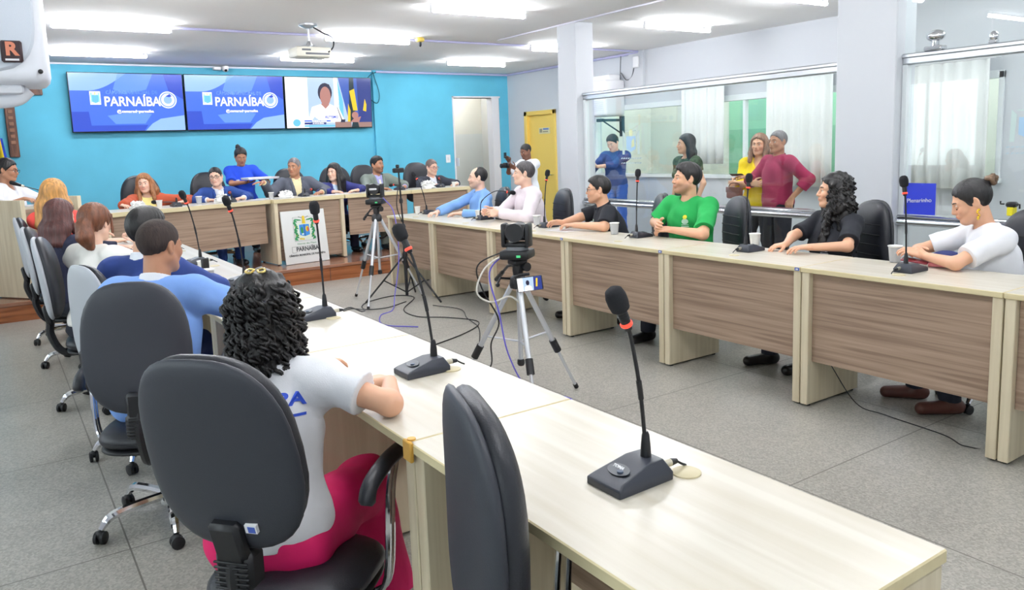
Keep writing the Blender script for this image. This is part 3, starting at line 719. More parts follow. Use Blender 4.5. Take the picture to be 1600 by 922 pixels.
for (loc, rz, m, lab, tl_, zc_) in LCH:
    make_chair(lab, loc, rz, m, loc[1] < 5, False, hw=.205, hh=.265, zc=zc_, lines=False, base_rot=rz+.4, tilt=tl_)
RCH = [((4.74, 7.62, 0), 1.35, 'black chair of the person in the light blue shirt'), ((4.85, 6.62, 0), 1.35, 'black chair right of the person in the white shirt'),
       ((4.80, 5.16, 0), 1.0, 'stitched black chair beside the person in black polo with glasses'), ((4.80, 4.28, 0), 1.15, 'stitched black chair of the person in the green tee'),
       ((4.90, 3.17, 0), 1.2, 'black chair of the person with long curly hair'), ((4.77, 2.06, 0), 1.35, 'black chair of the person with the hair bun, at the right edge')]
for i, (loc, rz, lab) in enumerate(RCH): make_chair(lab, loc, rz, M_lea, i not in (0, 1), True, 'swivel chairs of the right row', hw=.205, hh=.275, zc=.86, tilt=.07, base_rot=.5+i)
DCH = [((1.62, 10.70, HP), PI, 'black chair of the person in the rust jacket'), ((2.5, 10.8, HP), PI+.1, 'black chair of the person in the blue suit with glasses'), ((3.6, 10.8, HP), PI, 'dark chair of the person in the grey suit'),
       ((4.25, 10.8, HP), PI-.15, 'wide dark blue chair behind the person with long dark hair'), ((4.80, 10.85, HP), PI+.1, 'dark chair of the person in the grey green suit'), ((5.65, 10.8, HP), PI, 'dark chair of the person in the dark suit at the end of the head table')]
for i, (loc, rz, lab) in enumerate(DCH): make_chair(lab, loc, rz, M_lea, False, False, 'swivel chairs at the head table', hw=.24, hh=.31, zc=.89, tilt=.08, base_rot=.2+i, lines=False, dz=-.19)

# ------------------------------------------------------------------ screens
M_bez = mat('screen_bezel', (14, 15, 20), .25)
def glossy_screen(name, rgb, e):
    if name in MATS: return MATS[name]
    m = mat(name, rgb, .12, emit=e); m.node_tree.nodes['Principled BSDF'].inputs['Base Color'].default_value = (.004, .005, .01, 1); return m
SB = glossy_screen('screen_blue', (74, 118, 236), .85); SL = glossy_screen('screen_light_blue', (150, 190, 246), .9); SD = glossy_screen('screen_deep_blue', (58, 88, 214), .8)
SW = glossy_screen('screen_white', (255, 255, 255), 1.0); SM = glossy_screen('screen_mid_blue', (104, 152, 246), .9); SC = glossy_screen('screen_cyan', (110, 196, 236), .9)
def screen(label, x0, x1, live):
    W, Hh = x1-x0, .86
    t = thing('wall_screen', label, 'screen', ((x0+x1)/2, 12.85, 2.02), 0, 'wall screens')
    TM = Matrix.Rotation(.06, 4, 'X')
    MB().box((-W/2, 0, 0), (W/2, .05, Hh), .006, M=TM).build('housing', M_bez, t)
    MB().box((-.2, .03, .3), (.2, .125, .6), .004).build('wall_mount', M_bez, t)
    A = TM @ Matrix.Rotation(PI/2, 4, 'X')          # local x right, y up, z toward viewer
    hw, y0, y1 = W/2-.012, .016, Hh-.012
    def pl(q, ps, k, m): q.m = m; q.prism([(max(-hw, min(hw, x)), max(y0, min(y1, y))) for x, y in ps], .0008+k*.0006, .0011+k*.0006, A)
    q = MB(); pl(q, [(-hw, y0), (hw, y0), (hw, y1), (-hw, y1)], 0, 0)
    if not live:
        pl(q, [(-hw, y1), (-hw, .60)]+[(-hw+.25+.5*k/8, .60+.26*(k/8)**1.7) for k in range(9)], 1, 1)
        pl(q, [(hw, y0), (hw, .24), (.42, .19), (.3, .12), (.2, y0)], 1, 1)
        pl(q, [(-.12, y1), (-.2, .62), (-.05, .55), (.25, .62), (.35, y1)], 1, 2)
        pl(q, [(hw, y1), (.5, y1), (.56, .6), (hw, .48)], 1, 3)
        pl(q, [(-hw, .3), (-hw, .1), (-.52, .1), (-.54, .3)], 1, 3)
        pl(q, [(-.3, .24), (-.2, .12), (.2, .12), (.3, .26), (.1, .3)], 1, 2); pl(q, [(-hw, .1), (-hw, y0), (.18, y0), (.24, .1)], 2, 3)
        p = q.build('picture', [SB, SL, SM, SD], t, smooth=False)
        text('screen_title', 'PARNAÍBA', .19, SW, t, A @ Matrix.Translation((.05, .44, .004)), bold=.004, width=.76)
        text('screen_subtitle', 'CÂMARA MUNICIPAL DE', .075, mat('screen_navy_letters', (60, 100, 190), .3, emit=.7), t, A @ Matrix.Translation((.05, .575, .004)), bold=.002, width=.7)
        text('screen_address', '@camaradeparnaiba', .055, SW, t, A @ Matrix.Translation((.08, .30, .004)), bold=.002, width=.5)
        q = MB()
        def pl2(ps, k, m): q.m = m; q.prism(ps, .003+k*.0006, .0034+k*.0006, A)
        pl2([(-.51, .40), (-.37, .40), (-.37, .59), (-.51, .59)], 0, 0); pl2([(-.485, .44), (-.44, .42), (-.395, .44), (-.395, .54), (-.485, .54)], 1, 1); pl2([(-.45, .54), (-.43, .54), (-.43, .58), (-.45, .58)], 1, 2)
        for s in (-1, 1): pl2([(-.44+s*.05, .42), (-.44+s*.062, .42), (-.44+s*.06, .57), (-.44+s*.035, .57)], 1, 3)
        q.build('screen_crest', [SW, SC, mat('screen_gold', (230, 220, 120), .3, emit=.8), mat('screen_green', (110, 180, 150), .3, emit=.8)], t, smooth=False)
        q = MB(); cx, cy = .54, .47
        for k, (r_, m) in enumerate(((.125, 0), (.11, 1), (.095, 0), (.06, 2))): q.m = m; q.prism([(cx+r_*math.cos(2*PI*i/28), cy+r_*math.sin(2*PI*i/28)) for i in range(28)], .003+k*.0005, .0033+k*.0005, A)
        q.m = 3; q.prism([(cx-.03, cy+.055), (cx+.03, cy+.09), (cx+.06, cy+.055), (cx+.02, cy+.04)], .006, .0064, A)
        q.build('screen_badge', [SW, SM, SL, SD], t, smooth=False)
    else:
        mats_ = [glossy_screen('live_grey_blue', (184, 208, 236), .85), SW, glossy_screen('live_blue', (70, 104, 196), .75), glossy_screen('live_skin', (196, 138, 126), .75), glossy_screen('live_hair', (52, 50, 74), .7),
                 glossy_screen('live_yellow', (246, 206, 40), .85), glossy_screen('live_dark_green', (46, 66, 70), .6), SC, glossy_screen('live_tan', (176, 138, 128), .7), SB, glossy_screen('live_navy', (54, 70, 150), .7)]
        q = MB(); pl(q, [(-hw, y0), (hw, y0), (hw, y1), (-hw, y1)], 0, 0)
        pl(q, [(-hw, y0), (-.38, y0), (-.38, y1), (-hw, y1)], 1, 1)
        pl(q, [(.08, y0), (.2, y0), (.14, y1), (.08, y1)], 1, 1); pl(q, [(.14, .3), (.24, .1), (.24, .45), (.15, .8)], 1, 7)
        pl(q, [(.16, y1), (.34, .1), (hw, .1), (hw, y1)], 1, 2); pl(q, [(.36, y1), (.34, .1), (.46, .1), (.44, y1)], 2, 6); pl(q, [(.5, y1), (.52, .1), (hw, .1), (hw, y1)], 2, 10)
        pl(q, [(.36, .63), (.45, .67), (.50, .30), (.42, .30)], 3, 5); pl(q, [(.31, .1), (.33, .42), (.37, .3), (.36, .1)], 3, 5); pl(q, [(.60, .3), (.64, .5), (.67, .4), (.66, .28)], 3, 5)
        def el(cx, cy, rx, ry, k, m): pl(q, [(cx+rx*math.cos(2*PI*i/20), cy+ry*math.sin(2*PI*i/20)) for i in range(20)], k, m)
        el(-.08, .60, .125, .16, 3, 4); el(-.075, .54, .095, .16, 4, 3); pl(q, [(-.15, .68), (-.07, .735), (.02, .68), (.0, .735), (-.07, .76), (-.14, .735)], 5, 4)
        pl(q, [(-.15, .42), (-.02, .42), (.0, .32), (-.17, .32)], 3, 3)
        pl(q, [(-.4, .1), (-.32, .36), (-.16, .41), (-.08, .33), (.0, .41), (.16, .34), (.27, .1)], 5, 1)
        pl(q, [(-.35, .10), (-.2, .14), (-.28, .2)], 6, 0)
        pl(q, [(.08, .11), (.38, .11), (.38, y0), (.08, y0)], 6, 8); pl(q, [(.5, .1), (hw, .1), (hw, y0), (.5, y0)], 6, 8)
        el(.45, .22, .06, .06, 6, 3); pl(q, [(.36, .1), (.52, .1), (.56, .2), (.42, .16)], 7, 3); pl(q, [(.38, y0), (.52, y0), (.5, .1), (.4, .1)], 7, 6)
        pl(q, [(.12, .36), (.13, .36), (.22, .12), (.2, .12)], 7, 4); pl(q, [(.18, .10), (.26, .10), (.27, .15), (.19, .15)], 8, 4)
        el(-.59, .10, .09, .08, 7, 1); el(-.59, .10, .065, .06, 8, 7); pl(q, [(-.46, .14), (.0, .14), (.0, .115), (-.46, .115)], 7, 9); pl(q, [(-.46, .105), (-.08, .105), (-.08, .07), (-.46, .07)], 7, 10); pl(q, [(-.46, .06), (.08, .06), (.08, .03), (-.46, .03)], 7, 7)
        q.build('picture', mats_, t, smooth=False)
        text('caption', 'ENTREVISTA COLETIVA', .028, SW, t, A @ Matrix.Translation((-.2, .128, .007)), bold=.001, width=.26)
        text('caption', 'AO VIVO DA CÂMARA', .028, SW, t, A @ Matrix.Translation((-.22, .087, .007)), bold=.001, width=.2)
        text('shirt_word', 'AUTISMO', .06, SD, t, A @ Matrix.Translation((.02, .19, .006)), bold=.002, width=.24)
    return t
screen('left wall screen with the town name on blue', 1.085, 2.63, False)
screen('middle wall screen with the town name on blue', 2.645, 4.185, False)
screen('right wall screen showing a speaker in a white shirt', 4.20, 5.74, True)
c = MB()
for pts in ([(5.72, 12.93, 2.55), (5.88, 12.9, 2.45), (5.93, 12.9, 2.62), (5.86, 12.91, 2.9), (5.84, 12.93, 3.0)], [(5.7, 12.93, 2.85), (5.8, 12.92, 2.95), (5.9, 12.92, 2.99)]): c.tube(spline(pts), .008, 6)
tag(c.build('screen_cable', mat('teal_cable', (24, 92, 110), .6)), 'dark cable looping beside the right wall screen', 'cable')
# ------------------------------------------------------------------ gooseneck microphones
M_mic = mat('dark_blue_grey_plastic', (46, 50, 60), .38)
M_foam = mat('black_foam', (24, 25, 30), .95, bump=.5, bscale=900)
M_red = mat('red_ring', (255, 74, 54), .3, emit=.55)
M_silv = mat('silver_connector', (206, 200, 182), .35, metal=.7)
def mic(label, x, y, z, rz, head, group, cable=None, big=False):
    """base front faces local -y (towards the speaker's seat); head is a world point"""
    t = thing('gooseneck_microphone', label, 'microphone', (x, y, z), rz, group)
    q = MB(); a = .056; f0, f1 = -.085, .08
    # wedge body: low front lip, raised back, bevelled sides
    vs = [(-a, f0, 0), (a, f0, 0), (a*.93, f1, 0), (-a*.93, f1, 0), (-a, f0, .018), (a, f0, .018), (a*.95, f1, .02), (-a*.95, f1, .02),
          (-a*.88, f0+.012, .026), (a*.88, f0+.012, .026), (a*.70, .02, .05), (-a*.70, .02, .05), (a*.66, f1-.016, .05), (-a*.66, f1-.016, .05), (-a*.9, .0, .03), (a*.9, .0, .03)]
    fs = [(0, 3, 2, 1), (0, 1, 5, 4), (1, 2, 6, 5), (2, 3, 7, 6), (3, 0, 4, 7), (4, 5, 9, 8), (8, 9, 10, 11), (11, 10, 12, 13), (13, 12, 6, 7), (9, 5, 15), (5, 6, 15), (15, 6, 12), (15, 12, 10), (9, 15, 10), (4, 8, 14), (4, 14, 7), (14, 13, 7), (14, 11, 13), (8, 11, 14)]
    q.raw(vs, fs); o = q.build('base', M_mic, t, ang=30)
    md = o.modifiers.new('round', 'BEVEL'); md.width = .003; md.segments = 2; md.limit_method = 'ANGLE'; md.angle_limit = .5
    tl = Matrix.Translation((0, -.038, .0385)) @ Matrix.Rotation(.30, 4, 'X')
    q = MB(); q.prism([(.032*math.cos(2*PI*k/20), .019*math.sin(2*PI*k/20)) for k in range(20)], 0, .0012, tl); q.build('name_plate', M_grey, t)
    q = MB(); q.lathe([(.0075, 0), (.0075, .004), (.005, .005)], o=tl @ Vector((.012, -.006, .001)), n=14); q.build('button', mat('button_slate', (70, 84, 104), .4), t)
    if big: text('base_lettering', 'TOMA', .012, M_white, t, tl @ Matrix.Translation((-.006, .006, .0016)), bold=.0005)
    hl = Matrix.Rotation(-rz, 3, 'Z') @ (Vector(head)-Vector((x, y, z)))
    p0 = Vector((0, .045, .05))
    q = MB(); q.lathe([(.013, -.004), (.012, .02), (.009, .05), (.006, .058)], o=p0, n=12); q.build('stem_socket', M_black, t)
    d_ = hl-p0
    bent = d_.z < .26; mid = p0+Vector((d_.x*(.06 if bent else .25), d_.y*(.06 if bent else .25), d_.z*(.45 if not bent else .6))); m2 = p0+Vector((d_.x*(.5 if bent else .66), d_.y*(.5 if bent else .66), d_.z*(.80 if not bent else .98)))
    pts = spline([p0+Vector((0, 0, .02)), mid, m2, hl-d_.normalized()*.03], 6)
    q = MB(); q.tube(pts, .0048, 8); q.tube(pts[5:8], .0065, 8); q.build('stem', M_black, t)
    ax = (pts[-1]-pts[-3]).normalized(); Rm = ax.to_track_quat('Z', 'Y').to_matrix().to_4x4(); e = pts[-1]
    q = MB(); q.lathe([(.0085, -.022), (.0115, -.01), (.0115, .03), (.009, .034)], o=e, n=14, M=Rm)
    for k in range(4): q.lathe([(.0122, .004+k*.007), (.0122, .007+k*.007)], o=e, n=14, M=Rm)
    q.build('capsule', M_black, t)
    q = MB(); q.lathe([(.0122, -.012), (.0142, -.009), (.0142, -.005), (.0122, -.002)], o=e, n=16, M=Rm); q.build('red_ring', M_red, t)
    q = MB(); q.lathe([(.012, .026), (.021, .034), (.0235, .052), (.0235, .066), (.019, .082), (.009, .089)], o=e, n=18, M=Rm); q.build('foam_windscreen', M_foam, t)
    q = MB(); q.tube([(.018, f1-.012, .024), (.018, f1+.024, .024)], .0095, 12); q.m = 1; q.tube([(.018, f1+.024, .024), (.018, f1+.045, .022)], [.0095, .006], 10); q.build('connector', [M_silv, M_black], t)
    c = cable or [(.018, f1+.045, .022), (.02, f1+.06, .012), (.018, f1+.075, .004)]
    q = MB(); q.tube(spline(c, 5), .003, 6); q.build('cable', M_black, t)
    return t
GL, GR, GD = 'microphones of the left row', 'microphones of the right row', 'microphones of the head table'
r1 = -PI/2
mic('largest microphone, in front on the nearest left desk', 1.135, 1.24, DH, r1, (1.112, 1.232, 1.245), GL, big=True)
mic('microphone by the elbow of the person in pink trousers', 1.175, 2.33, DH, r1, (1.17, 2.40, 1.30), GL)
mic('microphone just right of the dark curly head, long cable loop', 1.205, 3.46, DH, r1, (1.215, 3.40, 1.335), GL, [(.018, .125, .022), (.03, .16, .03), (.06, .2, .01), (.02, .235, .005), (-.06, .2, .004), (-.04, .15, .004)])
mic('microphone by the arm of the light blue suit', 1.17, 4.70, DH, r1, (1.15, 4.66, 1.325), GL)
mic('fifth microphone of the left row, before the angled head table', 1.17, 5.86, DH, r1, (1.14, 5.82, 1.325), GL)
mic('microphone with its neck bent low beside the dark blue suit', 1.16, 6.95, DH, r1, (.93, 6.75, 1.07), GL)
r2 = PI/2
mic('right row microphone before the person with the hair bun', 4.16, 2.266, DH, r2, (4.12, 2.29, 1.31), GR)
mic('right row microphone between the green tee and the curly hair', 4.235, 3.41, DH, r2, (4.2, 3.40, 1.31), GR)
mic('right row microphone between the black polo and the green tee', 4.31, 4.555, DH, r2, (4.28, 4.55, 1.33), GR)
mic('right row microphone left of the person in black polo', 4.30, 5.783, DH, r2, (4.28, 5.76, 1.32), GR)
mic('right row microphone with its neck bent towards the white shirt', 4.34, 6.975, DH, r2, (4.60, 6.86, 1.14), GR)
mic('right row microphone nearest the head table, left of the blue shirt', 4.33, 8.18, DH, r2, (4.21, 8.27, 1.295), GR)
DT = HP+.84
mic('low microphone before the person in the rust jacket', 1.80, 9.72, DT, PI, (1.62, 9.95, 1.10), GD)
mic('microphone before the person in the blue suit with glasses', 2.47, 9.90, DT, PI, (2.52, 10.12, 1.16), GD)
mic('microphone before the person in the grey suit', 3.45, 10.05, DT, PI, (3.62, 10.2, 1.13), GD)
mic('microphone before the person in the grey green suit', 4.85, 10.05, DT, PI, (4.80, 10.18, 1.12), GD)
mic('microphone before the dark suit at the end of the head table', 5.50, 10.05, DT, PI, (5.58, 10.2, 1.18), GD)
# tribune gooseneck
tm = thing('gooseneck_microphone', 'long gooseneck microphone reaching up from the tribune', 'microphone', (.62, 9.88, HP+.955), 0)
MB().lathe([(.03, 0), (.03, .015), (.012, .03)], n=14).build('base', M_mic, tm)
q = MB(); pts = spline([(0, 0, .02), (-.06, 0, .10), (-.18, .01, .16), (-.33, .02, .215)]); q.tube(pts, .005, 8); q.build('stem', M_black, tm)
q = MB(); q.tube([(-.32, .02, .212), (-.40, .025, .245)], [.012, .022], 12); q.ball((-.41, .026, .25), .022, 12, 8); q.build('foam_windscreen', M_foam, tm)
MB().tube([(-.30, .018, .204), (-.325, .02, .214)], .013, 12).build('collar', M_silv, tm)

# ------------------------------------------------------------------ camera tripods
M_tsil = mat('tripod_silver', (214, 217, 222), .3, metal=.6)
def tripod(label, c, h, r, angs, lab_cam, screen_on, rz):
    t = thing('camera_tripod', label, 'tripod', (c[0], c[1], 0))
    top = Vector((0, 0, h))
    for a in angs:
        foot = Vector((r*math.cos(a), r*math.sin(a), .015)); hip = top+Vector((.035*math.cos(a), .035*math.sin(a), -.02))
        k1 = hip.lerp(foot, .46); k2 = hip.lerp(foot, .60)
        q = MB(); q.tube([hip, k2], .0165, 10); lg = q.build('leg', M_tsil, t)
        q = MB(); q.tube([k2, foot], .0105, 8); q.build('lower_tube', M_tsil, lg)
        q = MB(); q.tube([hip.lerp(foot, .53), k2+(foot-hip).normalized()*.03], .024, 10); q.build('clamp', M_black, lg)
        q = MB(); q.tube([foot+(hip-foot).normalized()*.03, foot], .015, 10); q.build('rubber_foot', M_black2, lg)
        q = MB(); q.tube([hip.lerp(foot, .45), Vector((0, 0, h*.52))], .007, 6); q.build('brace', M_tsil, t)
    q = MB(); q.tube([(0, 0, h*.36), (0, 0, h+.02)], .014, 10); q.build('centre_column', M_tsil, t)
    q = MB(); q.lathe([(.018, h*.33), (.024, h*.345), (.022, h*.375), (.016, h*.38)], n=12); q.build('column_knob', M_black, t)
    q = MB(); q.lathe([(.05, h-.05), (.055, h-.03), (.05, h+.01), (.03, h+.03)], n=16); q.tube([(0, .03, h), (-.11, .03, h+.02), (-.13, .03, h-.01)], .008, 6); q.ball((-.13, .03, h-.02), .014); q.build('shoulder', M_black, t)
    q = MB(); q.lathe([(.03, h+.03), (.034, h+.06), (.03, h+.10)], n=14); q.box((-.05, -.045, h+.09), (.05, .045, h+.13), .012); q.tube([(.03, -.06, h+.08), (.03, .07, h+.08)], .028, 12); q.build('pan_head', M_black, t)
    d = Vector((math.cos(rz+2.4), math.sin(rz+2.4), 0))
    q = MB(); q.tube([Vector((0, 0, h+.10)), d*.12+Vector((0, 0, h+.07)), d*.27+Vector((0, 0, h-.03))], .009, 8); q.tube([d*.19+Vector((0, 0, h+.022)), d*.28+Vector((0, 0, h-.037))], .014, 8); q.build('pan_handle', M_black, t)
    v = thing('ptz_camera', lab_cam, 'camera', (c[0], c[1], h+.13), rz)
    q = MB(); q.box((-.09, -.085, 0), (.09, .085, .055), .014, seg=2); q.build('base', M_black, v)
    q = MB(); q.lathe([(.068, .055), (.064, .075)], n=22); q.build('turntable', M_grey, v)
    q = MB()
    for s in (-1, 1): q.box((s*.075-.014, -.045, .07), (s*.075+.014, .045, .215), .012, seg=2)
    q.box((-.075, -.04, .07), (.075, .04, .10), .01); q.build('yoke', M_black, v)
    q = MB(); q.tube([(0, -.05, .16), (0, .075, .16)], [.056, .056], 20); q.tube([(-.06, 0, .16), (.06, 0, .16)], .05, 16); hd = q.build('lens_head', M_black, v)
    q = MB(); q.lathe([(.034, 0), (.04, .012), (.03, .014)], o=(0, .073, .16), n=18, M=Matrix.Rotation(-PI/2, 4, 'X')); q.build('lens', M_grey, hd)
    q = MB(); q.box((.02, -.0865, .016), (.045, -.084, .03)); q.build('status_light', mat('status_green', (70, 190, 120), .4, emit=.3), v)
    if not screen_on:
        q = MB(); q.box((-.045, -.0635, .15), (.035, -.051, .17), .004); q.build('side_badge', M_trim, hd)
    return t, v
tA, cA = tripod('silver camera tripod in the middle of the floor, phone clamped to it', (2.60, 3.82), .80, .47, (.1, .1+2*PI/3, .1-2*PI/3), 'black dome camera on the middle tripod', True, -.9)
tB, cB = tripod('silver camera tripod farther back, near the platform', (3.36, 7.55), .92, .46, (-2.3, -.25, 1.8), 'small dark camera on the tripod near the platform', False, -.75)
# clamped phone
ph = thing('smartphone', 'phone showing a live picture, clamped on the middle tripod', 'phone', (2.60, 3.70, .79), -.58)
MB().box((-.078, -.005, -.044), (.078, .005, .044), .005, M=Matrix.Rotation(-.1, 4, 'Y')).build('case', M_black, ph)
AP = Matrix.Rotation(-.1, 4, 'Y') @ Matrix.Rotation(PI/2, 4, 'X')
q = MB()
def pp_(ps, k, m): q.m = m; q.prism(ps, .0052+k*.0003, .0054+k*.0003, AP)
pp_([(-.072, -.04), (.072, -.04), (.072, .04), (-.072, .04)], 0, 0); pp_([(-.072, -.04), (-.04, -.04), (-.04, .04), (-.072, .04)], 1, 1); pp_([(.02, -.04), (.072, -.04), (.072, .04), (.025, .04)], 1, 2)
pp_([(-.035, -.04), (-.03, -.015), (-.012, -.006), (.008, -.015), (.014, -.04)], 2, 1); pp_([(-.022+.011*math.cos(k) + .01, .008+.016*math.sin(k)) for k in [i*PI/6 for i in range(12)]], 3, 3); pp_([(.034, -.02), (.044, -.02), (.05, .03), (.04, .03)], 2, 4)
q.build('display', [MATS['live_grey_blue'], SW, MATS['live_navy'], MATS['live_hair'], MATS['live_yellow']], ph, smooth=False)
q = MB(); q.tube([(-.085, .01, .0), (-.085, .02, .04), (-.06, .03, .05), (0, .05, .05)], .01, 8); q.box((-.092, -.008, -.03), (-.078, .012, .03), .004); q.build('clamp', M_black, ph)
# microphone stand with a phone holder on top
ms = thing('microphone_stand', 'black tripod stand beside the far camera tripod, small camera on top', 'stand', (3.60, 7.42, 0))
q = MB(); q.tube([(0, 0, .06), (0, 0, .80)], .017, 10); q.tube([(0, 0, .78), (-.02, 0, 1.37)], .010, 8); q.build('pole', M_black, ms)
for k, a in enumerate((2.75, -1.1, .9)):
    q = MB(); q.tube([(.02*math.cos(a), .02*math.sin(a), .48), (.44*math.cos(a), .44*math.sin(a), .01)], .010, 8); q.tube([(0, 0, .09), (.24*math.cos(a), .24*math.sin(a), .236)], .007, 6); q.build('leg', M_black, ms)
q = MB(); q.lathe([(.026, .46), (.03, .50), (.022, .53)], n=12); q.lathe([(.022, .77), (.026, .80), (.016, .83)], n=12); q.lathe([(.018, 1.05), (.02, 1.08), (.014, 1.1)], n=12, o=(-.01, 0, 0)); q.build('collar', M_black, ms)
q = MB(); q.tube(spline([(-.012, 0, .85), (-.06, .0, 1.0), (-.05, 0, 1.15), (-.018, 0, 1.25)]), .005, 6); q.build('cable', M_black, ms)
q = MB(); q.box((-.08, -.02, 1.37), (.04, .03, 1.42), .008); q.ball((-.03, 0, 1.435), .018); q.box((-.045, -.018, 1.42), (-.015, .018, 1.455), .006); q.build('camera_holder', M_black, ms)

# ------------------------------------------------------------------ cables on the floor and from the tripods
M_lil = mat('lilac_cable', (112, 104, 214), .5); M_wcab = mat('white_cable', (224, 220, 210), .5)
def cable(label, pts, m, r=.005, name='floor_cable'):
    return tag(MB().tube(spline(pts, 8), r, 6).build(name, m), label, 'cable')
cable('lilac cable falling from the far tripod camera to the floor', [(3.42, 7.50, 1.12), (3.50, 7.42, .95), (3.52, 7.40, .5), (3.40, 7.3, .1), (3.25, 7.05, .008), (3.05, 6.9, .006), (2.9, 6.5, .006), (3.1, 6.2, .006)], M_lil)
cable('black cable lying in loops under the far tripod', [(3.55, 7.35, .006), (3.25, 7.2, .006), (3.05, 7.3, .006), (3.2, 7.6, .006), (3.6, 7.75, .006), (3.72, 7.5, .006), (3.35, 7.0, .006), (3.3, 6.6, .006), (3.5, 6.35, .006), (3.62, 6.0, .006), (3.3, 5.7, .006), (2.6, 5.4, .006)], M_black)
cable('black cable curving from the stand leg towards the left row', [(3.67, 6.97, .006), (3.78, 6.6, .006), (3.62, 6.2, .006), (3.5, 5.8, .006), (3.2, 5.3, .006), (3.0, 5.0, .006)], M_black, .004)
cable('lilac cable hanging from the middle tripod down to the floor', [(2.58, 3.87, .98), (2.46, 3.92, .85), (2.48, 3.86, .6), (2.52, 3.84, .35), (2.66, 3.86, .1), (2.85, 3.9, .008), (2.9, 3.7, .006), (2.7, 3.4, .006)], M_lil)
cable('white cable looping at the left of the middle tripod', [(2.56, 3.86, .97), (2.43, 3.92, .88), (2.37, 3.93, .74), (2.45, 3.90, .67), (2.55, 3.84, .70), (2.60, 3.78, .64)], M_wcab, .006)
cable('black cable looping behind the white one on the middle tripod', [(2.57, 3.88, .98), (2.40, 3.95, .90), (2.42, 3.95, .75), (2.50, 3.9, .55), (2.47, 3.95, .4), (2.55, 4.1, .2), (2.5, 4.3, .006), (2.3, 4.6, .006)], M_black, .005)
cable('thin cable hanging under the desk before the hair bun', [(3.95, 2.62, .30), (4.05, 2.5, .05), (4.1, 2.35, .006), (4.05, 2.0, .006), (3.98, 1.85, .006), (4.1, 1.75, .02), (4.2, 1.85, .3)], M_black, .003)
cable('dark hose and cables lying under the right of the head table', [(4.1, 10.1, HP+.3), (4.35, 10.05, HP+.28), (4.5, 10.0, HP+.18), (4.7, 10.05, HP+.26), (5.0, 10.1, HP+.28)], M_black, .012)
cable('black power cord under the chair of the pink trousers', [(.62, 2.28, .28), (.72, 2.22, .26), (.74, 2.1, .2), (.70, 2.0, .1), (.62, 1.98, .01), (.5, 2.1, .008), (.35, 2.4, .008)], M_black, .004, 'floor_cable')
pb = thing('power_adapter', 'small black adapter hanging under the chair of the pink trousers', 'adapter', (.735, 2.1, .185), .3)
MB().box((-.02, -.016, -.045), (.02, .016, .03), .006).build('body', M_black, pb); MB().box((-.012, -.0168, -.03), (.012, -.0158, .0)).build('label', M_grey, pb)

# ------------------------------------------------------------------ cups, tissues, phones, papers
def milky(name):
    m = mat(name, (232, 234, 236), .25); nt = m.node_tree; b = nt.nodes['Principled BSDF']; t = nt.nodes.new('ShaderNodeBsdfTransparent'); x = nt.nodes.new('ShaderNodeMixShader'); x.inputs[0].default_value = .38
    nt.links.new(t.outputs[0], x.inputs[1]); nt.links.new(b.outputs[0], x.inputs[2]); nt.links.new(x.outputs[0], nt.nodes['Material Output'].inputs[0]); return m
M_cup = mat('white_plastic_cup', (238, 238, 234), .35); M_clear = milky('clear_cup_plastic')
def cup(label, x, y, z, clear=False, s=1.0):
    t = thing('cup', label, 'cup', (x, y, z), 0, 'plastic cups on the desks')
    MB().lathe([(.024*s, .0), (.026*s, .003), (.034*s, .082*s), (.036*s, .085*s), (.033*s, .085*s), (.024*s, .006)], n=18).build('wall', M_clear if clear else M_cup, t, ang=60)
    MB().lathe([(.0335*s, .080*s), (.037*s, .083*s), (.0365*s, .087*s), (.0335*s, .086*s)], n=18).build('rim', M_cup, t)
    return t
cup('clear cup on the right row desk before the person with the hair bun', 4.40, 2.49, DH, True, 1.15); cup('white cup on the right row desk behind the microphone beside the curly hair', 4.42, 3.52, DH, False, 1.1)
cup('clear white cup between the black polo and the green tee', 4.30, 4.86, DH, True, 1.15)
cup('clear cup beside the arm of the white shirt', 4.34, 6.02, DH, True, 1.1); cup('white cup before the hands of the person in white shirt', 4.38, 7.16, DH)
cup('white cup on the desk corner nearest the head table', 4.24, 8.33, DH); cup('clear cup on the left row beside the light blue suit', 1.02, 4.78, DH, True, 1.2)
cup('white cup on the left row before the person in the white blouse', .98, 6.2, DH, False, 1.2); cup('white cup on the left row beside the dark blue suit', 1.12, 5.35, DH, False)
cup('white cup before the person in the rust jacket', 1.62, 9.72, DT); cup('clear cup left of the blue suit at the head table', 2.10, 9.92, DT, True, 1.1)
cup('clear cup before the grey suit at the head table', 2.98, 9.92, DT, True); cup('white cup before the dark suit at the end of the head table', 5.72, 10.02, DT, False, .8)
def crumple(label, x, y, z, s, seed):
    r_ = random.Random(seed); q = MB(); n, m = 16, 9; vs = []
    for i in range(m+1):
        for k in range(n):
            t_ = PI/2*i/m*1.0; rr = s*(1+r_.uniform(-.28, .28))*(.35+.65*math.cos(t_*.9)); q_ = 2*PI*k/n
            vs.append((rr*math.cos(q_), rr*math.sin(q_), s*.95*math.sin(t_)*(1+r_.uniform(-.2, .35))))
    fs = [(i*n+k, i*n+(k+1) % n, (i+1)*n+(k+1) % n, (i+1)*n+k) for i in range(m) for k in range(n)]+[tuple(m*n+k for k in range(n)), tuple(range(n-1, -1, -1))]
    q.raw(vs, fs); o = q.build('tissue', mat('white_tissue', (240, 240, 238), .9), None, ang=20); o.location = (x, y, z+.001)
    return tag(o, label, 'tissue', 'crumpled tissues on the head table')
crumple('crumpled white tissue left of the person in the rust jacket', 1.38, 9.62, DT, .085, 1); crumple('crumpled white tissue before the blue suit with glasses', 2.36, 9.86, DT, .09, 2)
crumple('crumpled white tissue before the grey suit', 3.18, 9.95, DT, .085, 3); crumple('crumpled white tissue right of the person with long dark hair', 4.42, 10.0, DT, .09, 4)
